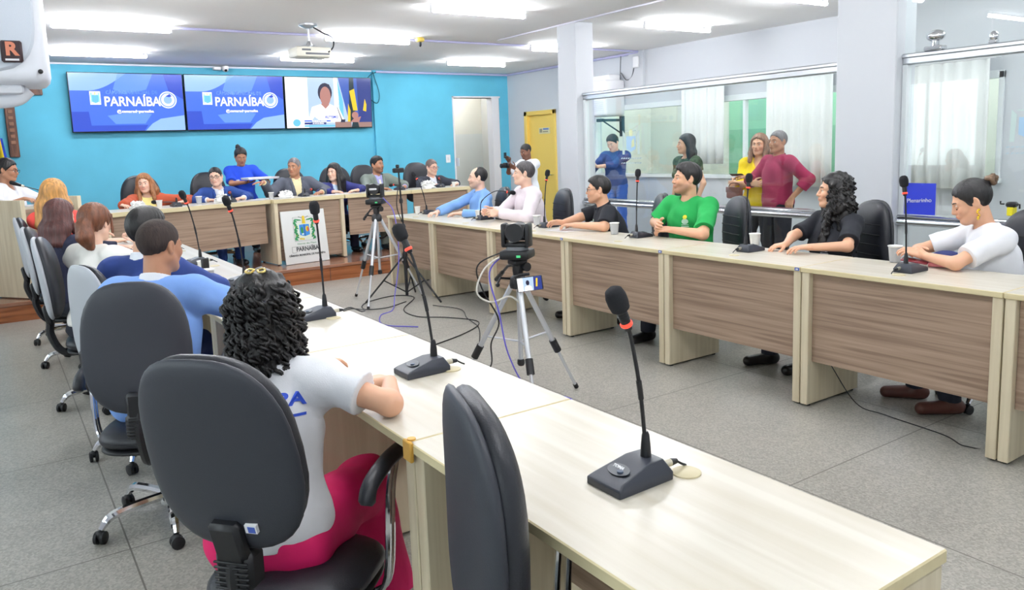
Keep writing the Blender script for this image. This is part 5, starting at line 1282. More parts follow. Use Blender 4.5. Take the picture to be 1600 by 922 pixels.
def make_hair(hair, root, org, H_, HM, hx, hf, hu, S, N, tu, tff, txx, h):
    kind = hair['kind']; m = hair['m']; t = hair.get('t', .012)
    hh = min(h, .006); rs = np.random.RandomState(hair.get('seed', 3))
    lo = H_-.19*S; hi = H_+.19*S
    if kind in ('long', 'curly'): lo = lo-V(.06, .06, hair.get('len', .3)+.05); hi = hi+V(.06, .06, 0)
    if kind == 'pony': lo = lo-V(.12, .12, .18); hi = hi+V(.12, .12, 0)
    f = Field(lo, hi, hh)
    lt = t*.6 if kind == 'short' else t; f.ell(HM(0, -.014, .034), V(.0765+lt, .096+t*.85, .086+t*1.15)*S, .02, ax=(hx, hf, hu))
    if kind == 'short' and hair.get('vol'): f.ell(HM(0, .02, .075), V(.062, .075, .045+hair['vol'])*S, .03, ax=(hx, hf, hu))
    # hairline: hair stays where z > line(y)
    fr = hair.get('front', .070)
    nape = hair.get('nape', -.075)
    ys = np.array([-.13, -.08, -.035, -.012, .012, .030, .048, .075, .12]); side = hair.get('side', -.012)
    zs = np.array([nape, nape, nape+.025, .028, side, side+.02, fr-.032, fr, fr+.03])
    def cut(x, y, z):
        q = [(x-H_[0])/S, (y-H_[1])/S, (z-H_[2])/S]
        Y = q[0]*hf[0]+q[1]*hf[1]+q[2]*hf[2]; Zl = q[0]*hu[0]+q[1]*hu[1]+q[2]*hu[2]
        X = q[0]*hx[0]+q[1]*hx[1]+q[2]*hx[2]; jag = .004*np.sin(X*210+Y*90)+.003*np.sin(X*95-Y*170+1.3); return (np.interp(Y, ys, zs)+jag-Zl)*.75*S
    f.func(cut, H_, .25*S, 'x', .008)
    if hair.get('bald'):
        f.ell(HM(0, .055, .09), V(.062, .065, .06)*S, .015, '-', ax=(hx, hf, hu))
    if kind in ('long', 'curly'):
        Ln = hair.get('len', .3); w = hair.get('w', .03); sprd = hair.get('spread', .02); rd0 = hair.get('rad', .042)
        for s_ in (-1, -.5, 0, .5, 1):
            a = HM(s_*.066, -.055+.03*abs(s_), .01); b = HM(s_*(.072+sprd), -.075+.035*abs(s_), -.10); c = b-V(0, 0, 1)*(Ln-.1)*S+(-tff*.02+txx*s_*sprd)*S
            f.cone(a, b, (rd0+.003)*S, (rd0+w*.4)*S, .03); f.cone(b, c, (rd0+w*.4)*S, (rd0-.012+w*.5)*S, .03)
        if hair.get('frontlocks', True):
            for s_ in (-1, 1):
                a = HM(s_*.066, .02, .05); b = HM(s_*.080, .022, -.05); c = HM(s_*.085, .03, -.12)-V(0, 0, 1)*max(0, Ln-.18)*S+tff*.055*S
                f.cone(a, b, .022*S, .026*S, .02); f.cone(b, c, .027*S, (.02+w*.3)*S, .02)
        # keep the face free
        f.ell(HM(0, .075, -.035), V(.062, .06, .098)*S, .012, '-', ax=(hx, hf, hu))
        f.cone(N-tu*.01, HM(0, .0, -.07), .05*S, .05*S, .006, '-') if hair.get('neckcut') else None
    if kind == 'pony':
        p0 = HM(0, -.115, -.02); f.ell(p0, V(.045, .03, .04)*S, .02); f.cone(p0, HM(.015, -.125, -.09), .042*S, .05*S, .03); f.cone(HM(.015, -.125, -.09), HM(.03, -.10, -.15), .05*S, .03*S, .03)
        for s_ in (-1, 1): f.cone(HM(s_*.06, .075, .055), HM(s_*.078, .06, -.06), .010*S, .008*S, .012)
    if kind == 'bun':
        bp = hair.get('bun', (0, -.14, .07)); f.cone(HM(bp[0]*.5, bp[1]*.72, bp[2]*.9), HM(*bp), .022*S, .022*S, .012)
    # strands
    amp = hair.get('amp', .0025); fq = hair.get('fq', 150)
    if kind == 'curly':
        ds = [(unit(rs.randn(3))*rs.uniform(90, 190), rs.uniform(0, 6)) for _ in range(7)]
        def fn(x, y, z):
            o = 0
            for w_, p_ in ds: o = o+np.sin(x*w_[0]+y*w_[1]+z*w_[2]*.6+p_+1.2*np.sin(z*60+p_*3))
            return o*amp/2.6
    else:
        def fn(x, y, z):
            X = (x-H_[0])*hx[0]+(y-H_[1])*hx[1]+(z-H_[2])*hx[2]; Y = (x-H_[0])*hf[0]+(y-H_[1])*hf[1]+(z-H_[2])*hf[2]
            a_ = np.arctan2(X, Y+.0); return (np.sin(a_*fq*.12+.9*np.sin(z*25+a_*3))+.6*np.sin(a_*fq*.29+z*14))*amp*.6
    f.func(fn, H_, .6)
    P, F = f.mesh(); ho = np_mesh('hair', P, F, m, root, org)
    if kind == 'bun':
        mb = MB(); bp = hair.get('bun', (0, -.14, .07)); c = Vector(HM(*bp)-org)
        ax_ = Vector(unit(HM(*bp)-HM(bp[0]*.5, bp[1]*.5, bp[2]*.5)))
        u_ = ax_.orthogonal().normalized(); v_ = ax_.cross(u_)
        for k in range(3):
            pts = [c+(u_*math.cos(a_)+v_*math.sin(a_))*(.024-.006*k)*S+ax_*(.006*math.sin(3*a_+k)+.012*k-.006)*S for a_ in [2*PI*i/22 for i in range(23)]]
            mb.tube(pts, .0125*S, 8)
        mb.build('hair_bun', hair.get('m2', m), ho, ang=180)
        mb = MB(); mb.lathe([(.024*S, -.006), (.027*S, 0), (.024*S, .006)], o=c-ax_*.018*S, n=16, M=ax_.to_track_quat('Z', 'Y').to_matrix().to_4x4()); mb.build('hair_tie', M_black2, ho, ang=180)
    if kind == 'curly' and hair.get('ringlets'):
        mb = MB(); rr = random.Random(5); bv = BVHTree.FromPolygons([Vector(p) for p in P], [tuple(q_) for q_ in F])
        Ln = hair.get('len', .3)
        for k in range(hair['ringlets']):
            a_ = rr.uniform(-2.75, 2.75); zt = rr.uniform(-.16, .10) if k % 3 else rr.uniform(-Ln-.02, -.1)
            dirv = -hf*math.cos(a_)+hx*math.sin(a_)
            o = Vector(H_+dirv*.34*S+V(0, 0, zt)*S); hit = bv.ray_cast(o, Vector(-dirv))
            if hit[0] is None: continue
            p = Vector(hit[0]); u_ = Vector(np.cross(dirv, V(0, 0, 1))).normalized(); ln = rr.uniform(.05, .10); ph = rr.uniform(0, 6); rd = rr.uniform(.006, .011); pts = []
            for i in range(15):
                t_ = i/14; q_ = p+Vector((0, 0, -ln*t_)); h2 = bv.ray_cast(q_+Vector(dirv)*.1, Vector(-dirv))
                if h2[0] is not None and abs((Vector(h2[0])-q_).length) < .06: q_ = Vector(h2[0])
                pts.append(q_+u_*rd*math.cos(ph+t_*13)+Vector(dirv)*(rd*math.sin(ph+t_*13)+.002)-Vector(org))
            mb.tube(pts, [.0025+.0035*min(1, i/3)*(1-.6*i/14) for i in range(15)], 5)
        mb.build('ringlets', m, ho, ang=180)
    return ho

def decal(name, q, M, target, root, org, off=.004, depth=.35):
    """lay the flat pieces of q (x right, y up in the frame M, z towards the viewer) onto the cloth of target; org is added to the object's own coordinates"""
    me = target.data; P = np.empty(len(me.vertices)*3, np.float32); me.vertices.foreach_get('co', P); P = P.reshape(-1, 3)
    bv = BVHTree.FromPolygons([Vector(p) for p in P], [tuple(p.vertices) for p in me.polygons])
    zv = (M.to_3x3() @ Vector((0, 0, 1))).normalized(); vs = []
    for v in q.v:
        w_ = M @ Vector((v[0], v[1], 0))-Vector(org); hit = bv.ray_cast(w_+zv*depth, -zv)
        p = hit[0] if hit[0] is not None else w_
        vs.append(tuple(p+zv*(off+v[2])))
    q.v = vs
    return q
def gridrect(q, x0, y0, x1, y1, z=0, nx=6, ny=4):
    vs = [(x0+(x1-x0)*i/nx, y0+(y1-y0)*j/ny, z) for j in range(ny+1) for i in range(nx+1)]
    q.raw(vs, [(j*(nx+1)+i, j*(nx+1)+i+1, (j+1)*(nx+1)+i+1, (j+1)*(nx+1)+i) for j in range(ny) for i in range(nx)])
def discf(q, x, y, r, z=0, n=14, ry=None):
    q.raw([(x, y, z)]+[(x+r*math.cos(2*PI*k/n), y+(ry or r)*math.sin(2*PI*k/n), z) for k in range(n)], [(0, 1+k, 1+(k+1) % n) for k in range(n)])
def textq(s, size, bold=0, width=None):
    o = text('tmp_text', s, size, M_white, None, Matrix.Identity(4), bold=bold, extr=0, width=width); me = o.data
    vs = [(v.co.x, v.co.y, 0) for v in me.vertices]; fs = [tuple(p.vertices) for p in me.polygons]; bpy.data.objects.remove(o); return vs, fs
def chest(ctx, dx, dz):
    """frame on the chest: x to the viewer's right when looked at from the front"""
    N, tu, tf, tx, S_ = ctx['N'], ctx['tu'], ctx['tf'], ctx['tx'], ctx['S']
    c = N-tu*dz*S_+tx*dx*S_
    return Matrix(((-tx[0], tu[0], tf[0], c[0]), (-tx[1], tu[1], tf[1], c[1]), (-tx[2], tu[2], tf[2], c[2]), (0, 0, 0, 1)))
def backf(ctx, dx, dz):
    N, tu, tf, tx, S_ = ctx['N'], ctx['tu'], ctx['tf'], ctx['tx'], ctx['S']
    c = N-tu*dz*S_+tx*dx*S_
    return Matrix(((tx[0], tu[0], -tf[0], c[0]), (tx[1], tu[1], -tf[1], c[1]), (tx[2], tu[2], -tf[2], c[2]), (0, 0, 0, 1)))
def put_decal(ctx, gname, name, q, M, mats):
    decal(name, q, M, ctx['garments'][gname], ctx['root'], ctx['org']); return q.build(name, mats, ctx['garments'][gname], smooth=False)
def suit_parts(jm, sm, tie=None, v=.30, open_w=.058, g=.022):
    T = [('shirt', dict(g=.008, sl=0, m=sm, neck_r=.056, hem=.1, fold=.001, collar=True, neckz=.03)),
         ('jacket', dict(g=g, sl=1.92, m=jm, neck_r=.074, openf=(.0, v, open_w, .010), fold=.004, hem=.0, loose=.006))]
    def ex(ctx):
        N, tu, tf, tx, S_, org = [ctx[k] for k in ('N', 'tu', 'tf', 'tx', 'S', 'org')]
        if tie:
            q = MB(); pts = [(-.017, -.03), (.017, -.03), (.014, -.055), (.032, -.27), (0, -.31), (-.032, -.27), (-.014, -.055)]
            vs = []; q2 = MB()
            for j in range(12):
                t_ = j/11; y = -.035-.28*t_; w_ = .013+.02*t_ if j else .018
                vs += [(-w_, y, 0), (0, y, .003), (w_, y, 0)]
            fs = []
            for j in range(11):
                for i in range(2): fs.append((j*3+i, j*3+i+1, (j+1)*3+i+1, (j+1)*3+i))
            q.raw(vs, fs)
            c = N; M = Matrix(((-tx[0], tu[0], tf[0], c[0]), (-tx[1], tu[1], tf[1], c[1]), (-tx[2], tu[2], tf[2], c[2]), (0, 0, 0, 1)))
            decal('tie', q, M, ctx['garments']['shirt'], ctx['root'], org, .005); o = q.build('tie', tie, ctx['root'], ang=180)
            o.modifiers.new('thickness', 'SOLIDIFY').thickness = .004
        # lapels and cuffs
        q = MB(); 
        for s_ in (-1, 1):
            vs = []
            for j in range(9):
                t_ = j/8; z_ = -.0-v*t_; x0 = s_*(open_w*(1-t_)+.008*t_+.004); x1 = s_*(open_w*(1-t_)+.008*t_+.045*math.sin(PI*min(1, .25+t_*.75))*1.0+.004)
                vs += [(x0, z_, .004), (x1, z_, .003)]
            q.raw(vs, [(2*j, 2*j+1, 2*j+3, 2*j+2) for j in range(8)])
        c = N; M = Matrix(((-tx[0], tu[0], tf[0], c[0]), (-tx[1], tu[1], tf[1], c[1]), (-tx[2], tu[2], tf[2], c[2]), (0, 0, 0, 1)))
        decal('lapel', q, M, ctx['garments']['jacket'], ctx['root'], org, .004); o = q.build('lapel', jm, ctx['garments']['jacket'], ang=180); o.modifiers.new('thickness', 'SOLIDIFY').thickness = .005
        for (sh, el, wr, sd, sp) in ctx['arms']:
            q = MB(); a = el+(wr-el)*.86; b = el+(wr-el)*.985; q.tube([Vector(a-org), Vector(b-org)], [.038*S_, .035*S_], 14); q.build('cuff', sm, ctx['garments']['shirt'], ang=60)
    return T, ex
# ------------------------------------------------------------------ the people in the room
C_white = cloth('white_cotton', (240, 241, 246)); C_pink = cloth('hot_pink_fabric', (226, 24, 104), .75); C_lblue = cloth('light_blue_suiting', (126, 166, 232)); C_navy = cloth('navy_blue_suiting', (36, 60, 124))
C_blouse = cloth('white_blouse_fabric', (240, 238, 232), .7); C_dark = cloth('dark_navy_fabric', (28, 32, 58)); C_red = cloth('coral_red_fabric', (240, 84, 76)); C_rust = cloth('rust_fabric', (190, 88, 58)); C_lemon = cloth('pale_yellow_fabric', (248, 232, 150))
C_blue = cloth('royal_blue_cotton', (36, 82, 220)); C_suitb = cloth('blue_suiting', (34, 68, 138)); C_grey = cloth('charcoal_grey_suiting', (82, 86, 98)); C_cream = cloth('cream_shirting', (236, 222, 176)); C_ggreen = cloth('grey_green_suiting', (122, 132, 124)); C_dsuit = cloth('dark_suiting', (52, 56, 68))
C_lshirt = cloth('light_blue_shirting', (132, 176, 234)); C_pale = cloth('pale_pink_white_shirting', (238, 226, 232)); C_black = cloth('black_polo_cotton', (26, 29, 38)); C_green = cloth('bright_green_cotton', (28, 160, 78)); C_jean = cloth('dark_trousers', (34, 38, 52)); C_khaki = cloth('olive_patterned_fabric', (70, 92, 70))
C_yel = cloth('bright_yellow_fabric', (250, 214, 20)); C_mar = cloth('maroon_fabric', (148, 32, 72)); C_shirt = cloth('white_shirting', (236, 238, 244)); C_navyj = cloth('deep_navy_jacket', (40, 46, 112)); C_teal = cloth('dark_blue_cotton', (36, 66, 124))
K_black = mat('black_shoe_leather', (24, 22, 24), .35); K_sand = mat('gold_sandal', (214, 184, 120), .4); K_brown = mat('brown_shoe', (96, 56, 48), .4)
H_blk = hairm('hair_black', (20, 17, 18)); H_dbr = hairm('hair_dark_brown', (44, 32, 28)); H_aub = hairm('hair_auburn', (112, 66, 42)); H_red = hairm('hair_dark_reddish', (84, 44, 40)); H_blo = hairm('hair_blonde', (206, 150, 84)); H_gry = hairm('hair_grey', (118, 114, 116)); H_lbr = hairm('hair_light_brown', (168, 112, 70)); H_buz = hairm('hair_buzzed', (52, 40, 36), .8); H_bun2 = hairm('hair_bun_brown', (108, 84, 62))
GP = 'people seated at the left row'; GQ = 'people seated at the right row'; GH = 'people at the head table'; GS = 'people standing behind the glass'
DZ = DH+.03

# 1  nearest: white tee, pink trousers, long black curls
def ex1(c):
    vs, fs = textq('PARNAÍBA', .05, .002, .30); q = MB(); q.raw(vs, fs); put_decal(c, 'tee', 'back_print', q, backf(c, -.025, .085), mat('print_blue', (44, 82, 206), .6))
    q = MB(); gridrect(q, -.15, -.004, .15, .004, 0, 14, 1); put_decal(c, 'tee', 'back_print_line', q, backf(c, -.025, .13), mat('print_blue', (44, 82, 206), .6))
    HM, org = c['HM'], c['org']; q = MB()
    for s_ in (-1, 1): q.tube(spline([Vector(HM(s_*.006, -.06, .128)-org), Vector(HM(s_*.022, -.068, .130)-org), Vector(HM(s_*.028, -.082, .122)-org), Vector(HM(s_*.014, -.09, .118)-org), Vector(HM(s_*.005, -.075, .126)-org)]), .0035, 6)
    q.build('hair_clip', mat('gold_clip', (226, 204, 130), .25, metal=.9), c['root'])
person('person seen from behind with long black curls, white tee and pink trousers', (.635, 2.285, 1.14), .55, .50, hp=.20, lean=.12, side=-.01, tyaw=.48, fem=True, skin='warm', S=.97, h=.0052, fat=1.08,
       R=dict(w=(.99, 2.20, DZ+.005), E=(.89, 1.985, DZ+.012), d=(-.4, .9, 0), n=(0, 0, -1)), L=dict(w=(.86, 2.55, DZ+.01), e=(-.7, .1, -.5), d=(.8, .2, 0), n=(0, 0, -1)),
       hair=dict(kind='curly', m=H_blk, t=.013, len=.25, w=.0, spread=-.022, rad=.034, amp=.005, ringlets=330, nape=-.10, frontlocks=True), top=[('tee', dict(g=.014, sl=.62, m=C_white, neck_r=.066, loose=.014, hem=.0, fold=.0055))], bottom=(C_pink, .016, .055), shoes=K_sand, extra=ex1, group=GP, thigh=.75, kneew=.13)
# 2  light blue suit, seen from behind
T, ex = suit_parts(C_lblue, C_shirt)
person('person in a light blue suit with buzzed hair, seen from behind', (.605, 3.72, 1.215), .62, .98, hp=.12, lean=.24, fem=False, skin='brown', S=.98, h=.0058, fat=1.1,
       R=dict(w=(1.02, 3.80, DZ+.015), E=(.93, 3.56, DZ+.03), d=(-.3, .9, 0), n=(0, 0, -1)), L=dict(w=(.98, 4.15, DZ+.01), e=(-.6, .4, -.4), d=(.9, .1, 0), n=(0, 0, -1)),
       hair=dict(kind='short', m=H_buz, t=.006, amp=.0008, nape=-.05, side=.0), top=T, extra=ex, bottom=(C_lblue, .012, .0), shoes=K_black, group=GP)
# 3  dark blue suit, fuller hair
T, ex = suit_parts(C_navy, C_shirt)
person('person in a dark blue suit with thick swept hair, behind the light blue suit', (.685, 4.56, 1.218), .75, 1.0, hp=.10, lean=.28, skin='tan', S=.98, h=.0065,
       R=dict(w=(1.02, 4.72, DZ+.01), e=(.4, -.8, -.3), d=(-.2, .9, 0), n=(0, 0, -1)), L=dict(w=(1.0, 5.0, DZ+.01), e=(-.5, .5, -.4), d=(.9, 0, 0), n=(0, 0, -1)),
       hair=dict(kind='short', m=H_blk, t=.018, vol=.012, amp=.002, nape=-.07), top=T, extra=ex, bottom=(C_navy, .012, .0), shoes=K_black, group=GP)
# 4  white blouse, auburn hair tied low, chin in hand
def ex4(c):
    q = MB(); p = Vector(c['HM'](0, -.125, -.005)-c['org']); 
    for k in range(6): q.ball(p+Vector((.012*math.cos(k), .01*math.sin(k), .012*math.sin(k*2))), .008, 8, 5)
    q.build('hair_clip', M_silv, c['root'])
person('person in a white blouse with auburn hair tied low, chin in hand', (.55, 5.66, 1.205), .95, .72, hp=.10, lean=.13, fem=True, skin='light', S=.99, h=.0065,
       R=dict(w=(.80, 5.62, 1.05), E=(.93, 5.52, DZ+.02), d=(-.55, .25, .8), n=(-.7, .3, -.4), curl=.8), L=dict(w=(.98, 5.98, DZ+.01), e=(-.5, .5, -.4), d=(.9, 0, 0), n=(0, 0, -1)),
       hair=dict(kind='pony', m=H_aub, t=.017, amp=.003, nape=-.08, side=-.02), top=[('blouse', dict(g=.018, sl=1.7, m=C_blouse, neck_r=.064, loose=.02, fold=.006))], bottom=(C_jean, .012, 0), shoes=K_black, extra=ex4, group=GP)
# 5  dark reddish hair, dark top
person('person with shoulder length dark reddish hair and a dark top', (.43, 6.84, 1.195), 1.0, 1.0, hp=.15, lean=-.02, fem=True, skin='light', S=.98, h=.008,
       R=dict(w=(.93, 6.70, DZ+.01), e=(0, -.5, -.6), d=(.8, .3, 0), n=(0, 0, -1)), L=dict(w=(.95, 7.05, DZ+.01), e=(-.5, .5, -.4), d=(.9, 0, 0), n=(0, 0, -1)),
       hair=dict(kind='long', m=H_red, t=.020, len=.20, w=.03, amp=.003, nape=-.10), top=[('top', dict(g=.014, sl=1.8, m=C_dark, neck_r=.064))], bottom=(C_jean, .012, 0), shoes=K_black, group=GP)
# 6  blonde, coral red top
person('blonde person in a coral red top at the far end of the left row', (.475, 7.95, 1.325), .55, .45, hp=.05, lean=.08, fem=True, skin='light', S=1.0, h=.008,
       R=dict(w=(.95, 7.85, DZ+.01), e=(0, -.5, -.6), d=(.8, .3, 0), n=(0, 0, -1)), L=dict(w=(.93, 8.3, DZ+.01), e=(-.5, .5, -.4), d=(.9, 0, 0), n=(0, 0, -1)),
       hair=dict(kind='long', m=H_blo, t=.024, len=.26, w=.035, amp=.003, nape=-.10), top=[('top', dict(g=.014, sl=.8, m=C_red, neck_r=.066))], bottom=(C_jean, .012, 0), shoes=K_black, group=GP)
# 7  at the tribune
def ex7(c):
    vs, fs = textq('AUTISMO', .05, .0025, .21); q = MB(); q.raw(vs, fs); put_decal(c, 'tee', 'chest_print', q, chest(c, -.02, .26), mat('print_blue', (44, 82, 206), .6))
    q = MB()
    for k in range(3): gridrect(q, -.10, -.02-k*.03, .10, -.012-k*.03, 0, 8, 1)
    put_decal(c, 'tee', 'chest_print_line', q, chest(c, -.02, .30), mat('print_grey', (150, 160, 190), .6))
    q = MB(); gridrect(q, -.09, 0, -.02, .008, 0, 5, 1); gridrect(q, .0, .012, .06, .02, 0, 5, 1); put_decal(c, 'tee', 'chest_print_small', q, chest(c, -.02, .18), mat('print_grey', (150, 160, 190), .6))
person('person with glasses in a printed white tee speaking at the tribune', (.185, 9.98, 1.545), 2.2, 2.0, hp=.20, lean=.05, fem=True, skin='brown', S=.99, h=.0075, legs='stand', zf=HP, fat=1.12,
       R=dict(w=(.30, 9.60, 1.24), e=(-.6, -.2, -.5), d=(.7, -.6, -.1), n=(0, 0, -1)), L=dict(w=(.52, 9.86, 1.235), e=(.5, .4, -.5), d=(.5, -.8, -.1), n=(0, 0, -1)),
       hair=dict(kind='short', m=H_blk, t=.012, amp=.002, nape=-.08), glasses='dark', top=[('tee', dict(g=.014, sl=.8, m=C_white, neck_r=.066, v=.05, hem=-.1, loose=.014))], bottom=(C_jean, .012, 0), shoes=K_black, extra=ex7, group=GH)
# head table
def ex8(c):
    q = MB()
    for k in range(9): 
        a = k*.7; discf(q, .014*math.cos(a), .014*math.sin(a), .013, .001*k, 8)
    put_decal(c, 'blouse', 'flower_brooch', q, chest(c, -.0, .215), mat('brooch_red', (226, 60, 44), .6))
person('person with light brown hair, rust jacket and pale yellow blouse at the head table', (1.615, 10.58, 1.305), PI, PI+.35, hp=.05, hr=.10, lean=.12, fem=True, skin='light', S=.98, h=.0075, fat=1.1, zf=HP,
       R=dict(w=(1.28, 10.12, DT+.03), e=(-.8, 0, -.3), d=(.3, -.7, 0), n=(0, 0, -1)), L=dict(w=(1.98, 10.15, DT+.03), E=(2.10, 10.42, DT+.03), d=(-.8, -.4, 0), n=(0, 0, -1)),
       hair=dict(kind='long', m=H_lbr, t=.018, len=.25, w=.02, amp=.003), top=[('blouse', dict(g=.012, sl=0, m=C_lemon, neck_r=.072, hem=.0)), ('jacket', dict(g=.026, sl=1.9, m=C_rust, neck_r=.082, openf=(.0, .46, .085, .10)))], bottom=(C_jean, .01, 0), shoes=K_black, extra=ex8, group=GH)
T, ex = suit_parts(C_suitb, C_shirt, mat('royal_blue_tie', (38, 70, 196), .5))
person('person with glasses in a blue suit and blue tie leaning on the head table', (2.455, 10.50, 1.345), PI-.1, PI+.45, hp=.05, hr=.12, lean=.22, skin='light', S=1.0, h=.0075, zf=HP,
       R=dict(w=(2.25, 10.12, DT+.03), e=(-.8, 0, -.3), d=(.8, -.4, 0), n=(0, 0, -1)), L=dict(w=(2.68, 10.10, DT+.03), e=(.9, 0, -.2), d=(-.8, -.3, 0), n=(0, 0, -1)),
       hair=dict(kind='short', m=H_blk, t=.010, amp=.0015), glasses='dark', top=T, extra=ex, bottom=(C_suitb, .01, 0), shoes=K_black, group=GH)
def ex10(c):
    q = MB(); gridrect(q, -.03, -.015, .03, .015, 0, 4, 2); put_decal(c, 'tee', 'chest_print', q, chest(c, .08, .17), mat('print_white', (220, 228, 240), .6))
person('person standing in a royal blue tee carrying a tray behind the head table', (3.02, 11.35, 1.60), PI+.15, PI+.1, hp=.42, lean=.10, fem=True, skin='brown', S=1.0, h=.0075, legs='stand', zf=HP, fat=1.18,
       R=dict(w=(2.98, 11.02, 1.24), e=(-.7, .1, -.6), d=(.6, -.6, 0), n=(0, 0, 1), curl=.3), L=dict(w=(3.25, 11.0, 1.25), e=(.7, .2, -.6), d=(-.5, -.7, 0), n=(0, 0, 1), curl=.3),
       hair=dict(kind='bun', m=H_blk, t=.010, amp=.0015, bun=(.02, -.11, .10)), top=[('tee', dict(g=.016, sl=.85, m=C_blue, neck_r=.064, hem=-.12, loose=.014))], bottom=(C_jean, .012, 0), shoes=K_black, extra=ex10, group=GH)
ty = thing('serving_tray', 'pale serving tray held by the person in the royal blue tee', 'tray', (3.14, 10.90, 1.275), .1)
MB().box((-.22, -.14, 0), (.22, .14, .012), .005).build('base', M_white, ty)
q = MB()
for (a_, b_) in (((-.22, -.14, .012), (.22, -.13, .03)), ((-.22, .13, .012), (.22, .14, .03)), ((-.22, -.13, .012), (-.21, .13, .03)), ((.21, -.13, .012), (.22, .13, .03))): q.box(a_, b_, .002)
q.build('rim', M_white, ty)
T, ex = suit_parts(C_grey, C_cream, None, .36, .062)
person('grey haired person in a charcoal grey suit and cream shirt, arm held out', (3.535, 10.62, 1.425), PI+.1, PI+.75, hp=.03, lean=.06, skin='brown', S=1.03, h=.0075, fat=1.25, zf=HP,
       R=dict(w=(3.02, 10.35, 1.25), e=(-.2, .1, -.8), d=(-.9, -.2, .0), n=(0, 0, -1), curl=.25), L=dict(w=(3.75, 10.20, DT+.03), e=(.8, 0, -.3), d=(-.7, -.5, 0), n=(0, 0, -1)),
       hair=dict(kind='short', m=H_gry, t=.008, amp=.0012), top=T, extra=ex, bottom=(C_grey, .01, 0), shoes=K_black, group=GH)
person('person with long black hair and a navy jacket at the head table', (4.10, 10.60, 1.325), PI+.05, PI+.95, hp=.03, lean=.10, fem=True, skin='light', S=1.0, h=.0075, zf=HP,
       R=dict(w=(3.92, 10.18, DT+.03), e=(-.9, .1, -.3), d=(.7, -.5, 0), n=(0, 0, -1)), L=dict(w=(4.25, 10.15, DT+.03), E=(4.45, 10.38, DT+.03), d=(-.9, -.1, 0), n=(0, 0, -1)),
       hair=dict(kind='long', m=H_blk, t=.020, len=.36, w=.04, amp=.003), top=[('blouse', dict(g=.010, sl=0, m=cloth('pale_blue_blouse', (200, 222, 244)), neck_r=.07, hem=.0)), ('jacket', dict(g=.022, sl=1.9, m=C_navyj, neck_r=.08, openf=(.0, .40, .06, .05)))], bottom=(C_dark, .01, 0), shoes=K_black, group=GH)
T, ex = suit_parts(C_ggreen, cloth('lilac_shirting', (176, 174, 222)), mat('pale_cream_tie', (232, 228, 210), .5))
person('person with a moustache in a grey green suit and pale tie', (4.765, 10.58, 1.405), PI-.05, PI-.35, hp=.0, lean=.12, skin='brown', S=1.0, h=.0075, zf=HP, beard=.45,
       R=dict(w=(4.62, 10.15, DT+.03), e=(-.9, .1, -.3), d=(.8, -.4, 0), n=(0, 0, -1)), L=dict(w=(5.0, 10.18, DT+.035), e=(.9, 0, -.3), d=(-.6, -.6, 0), n=(0, 0, -1)),
       hair=dict(kind='short', m=H_blk, t=.012, vol=.006, amp=.0015), top=T, extra=ex, bottom=(C_ggreen, .01, 0), shoes=K_black, group=GH)
T, ex = suit_parts(C_dsuit, C_shirt, None, .36, .06)
person('person with red glasses in a dark suit at the right end of the head table', (5.68, 10.60, 1.325), PI-.15, PI-.2, hp=.12, lean=.10, skin='light', S=1.0, h=.0075, zf=HP,
       R=dict(w=(5.50, 10.18, DT+.03), e=(-.9, .1, -.3), d=(.8, -.4, 0), n=(0, 0, -1)), L=dict(w=(5.86, 10.16, DT+.03), e=(.9, 0, -.3), d=(-.7, -.4, 0), n=(0, 0, -1)),
       hair=dict(kind='short', m=hairm('hair_grey_brown', (120, 98, 90)), t=.009, amp=.0015, bald=False), glasses='red', top=T, extra=ex, bottom=(C_dsuit, .01, 0), shoes=K_black, group=GH)
# right row, facing -X
W = -PI/2
person('balding person in a light blue shirt at the far end of the right row', (4.70, 7.66, 1.255), W+.25, W+.5, hp=.0, lean=.10, skin='light', S=1.0, h=.0065, beard=.25,
       R=dict(w=(4.22, 7.82, DZ+.01), e=(.1, .8, -.5), d=(-.8, -.3, 0), n=(0, 0, -1)), L=dict(w=(4.35, 7.5, DZ+.01), e=(.2, -.8, -.5), d=(-.8, .4, 0), n=(0, 0, -1)),
       hair=dict(kind='short', m=H_blk, t=.008, amp=.0012, bald=True, front=.10), top=[('shirt', dict(g=.016, sl=1.9, m=C_lshirt, neck_r=.062, collar=True, fold=.006))], bottom=(C_jean, .01, 0), shoes=K_black, group=GQ)
person('person with greying hair in a pale white shirt, hands clasped on the desk', (4.68, 6.70, 1.315), W+.25, W+.55, hp=-.03, lean=.20, skin='light', S=1.02, h=.006, fat=1.12,
       R=dict(w=(4.31, 6.76, .935), E=(4.54, 6.95, .90), d=(-.85, .35, .05), n=(.3, -.9, -.2), curl=.8), L=dict(w=(4.32, 6.66, .925), E=(4.47, 6.36, .885), d=(-.8, .5, .05), n=(-.2, .9, -.2), curl=.8),
       hair=dict(kind='short', m=hairm('hair_grey_dark', (72, 68, 70)), t=.010, amp=.0015), top=[('shirt', dict(g=.018, sl=1.93, m=C_pale, neck_r=.062, collar=True, fold=.006))], bottom=(C_jean, .01, 0), shoes=K_black, group=GQ)
def ex18(c):
    q = MB(); 
    for s_ in (-1, 1): q.tube([(s_*.005, .0, 0), (s_*.02, -.045, 0), (s_*.018, -.07, 0)], .003, 6)
    put_decal(c, 'polo', 'hanging_glasses', q, chest(c, .0, .06), mat('glass_case_green', (150, 176, 160), .3))
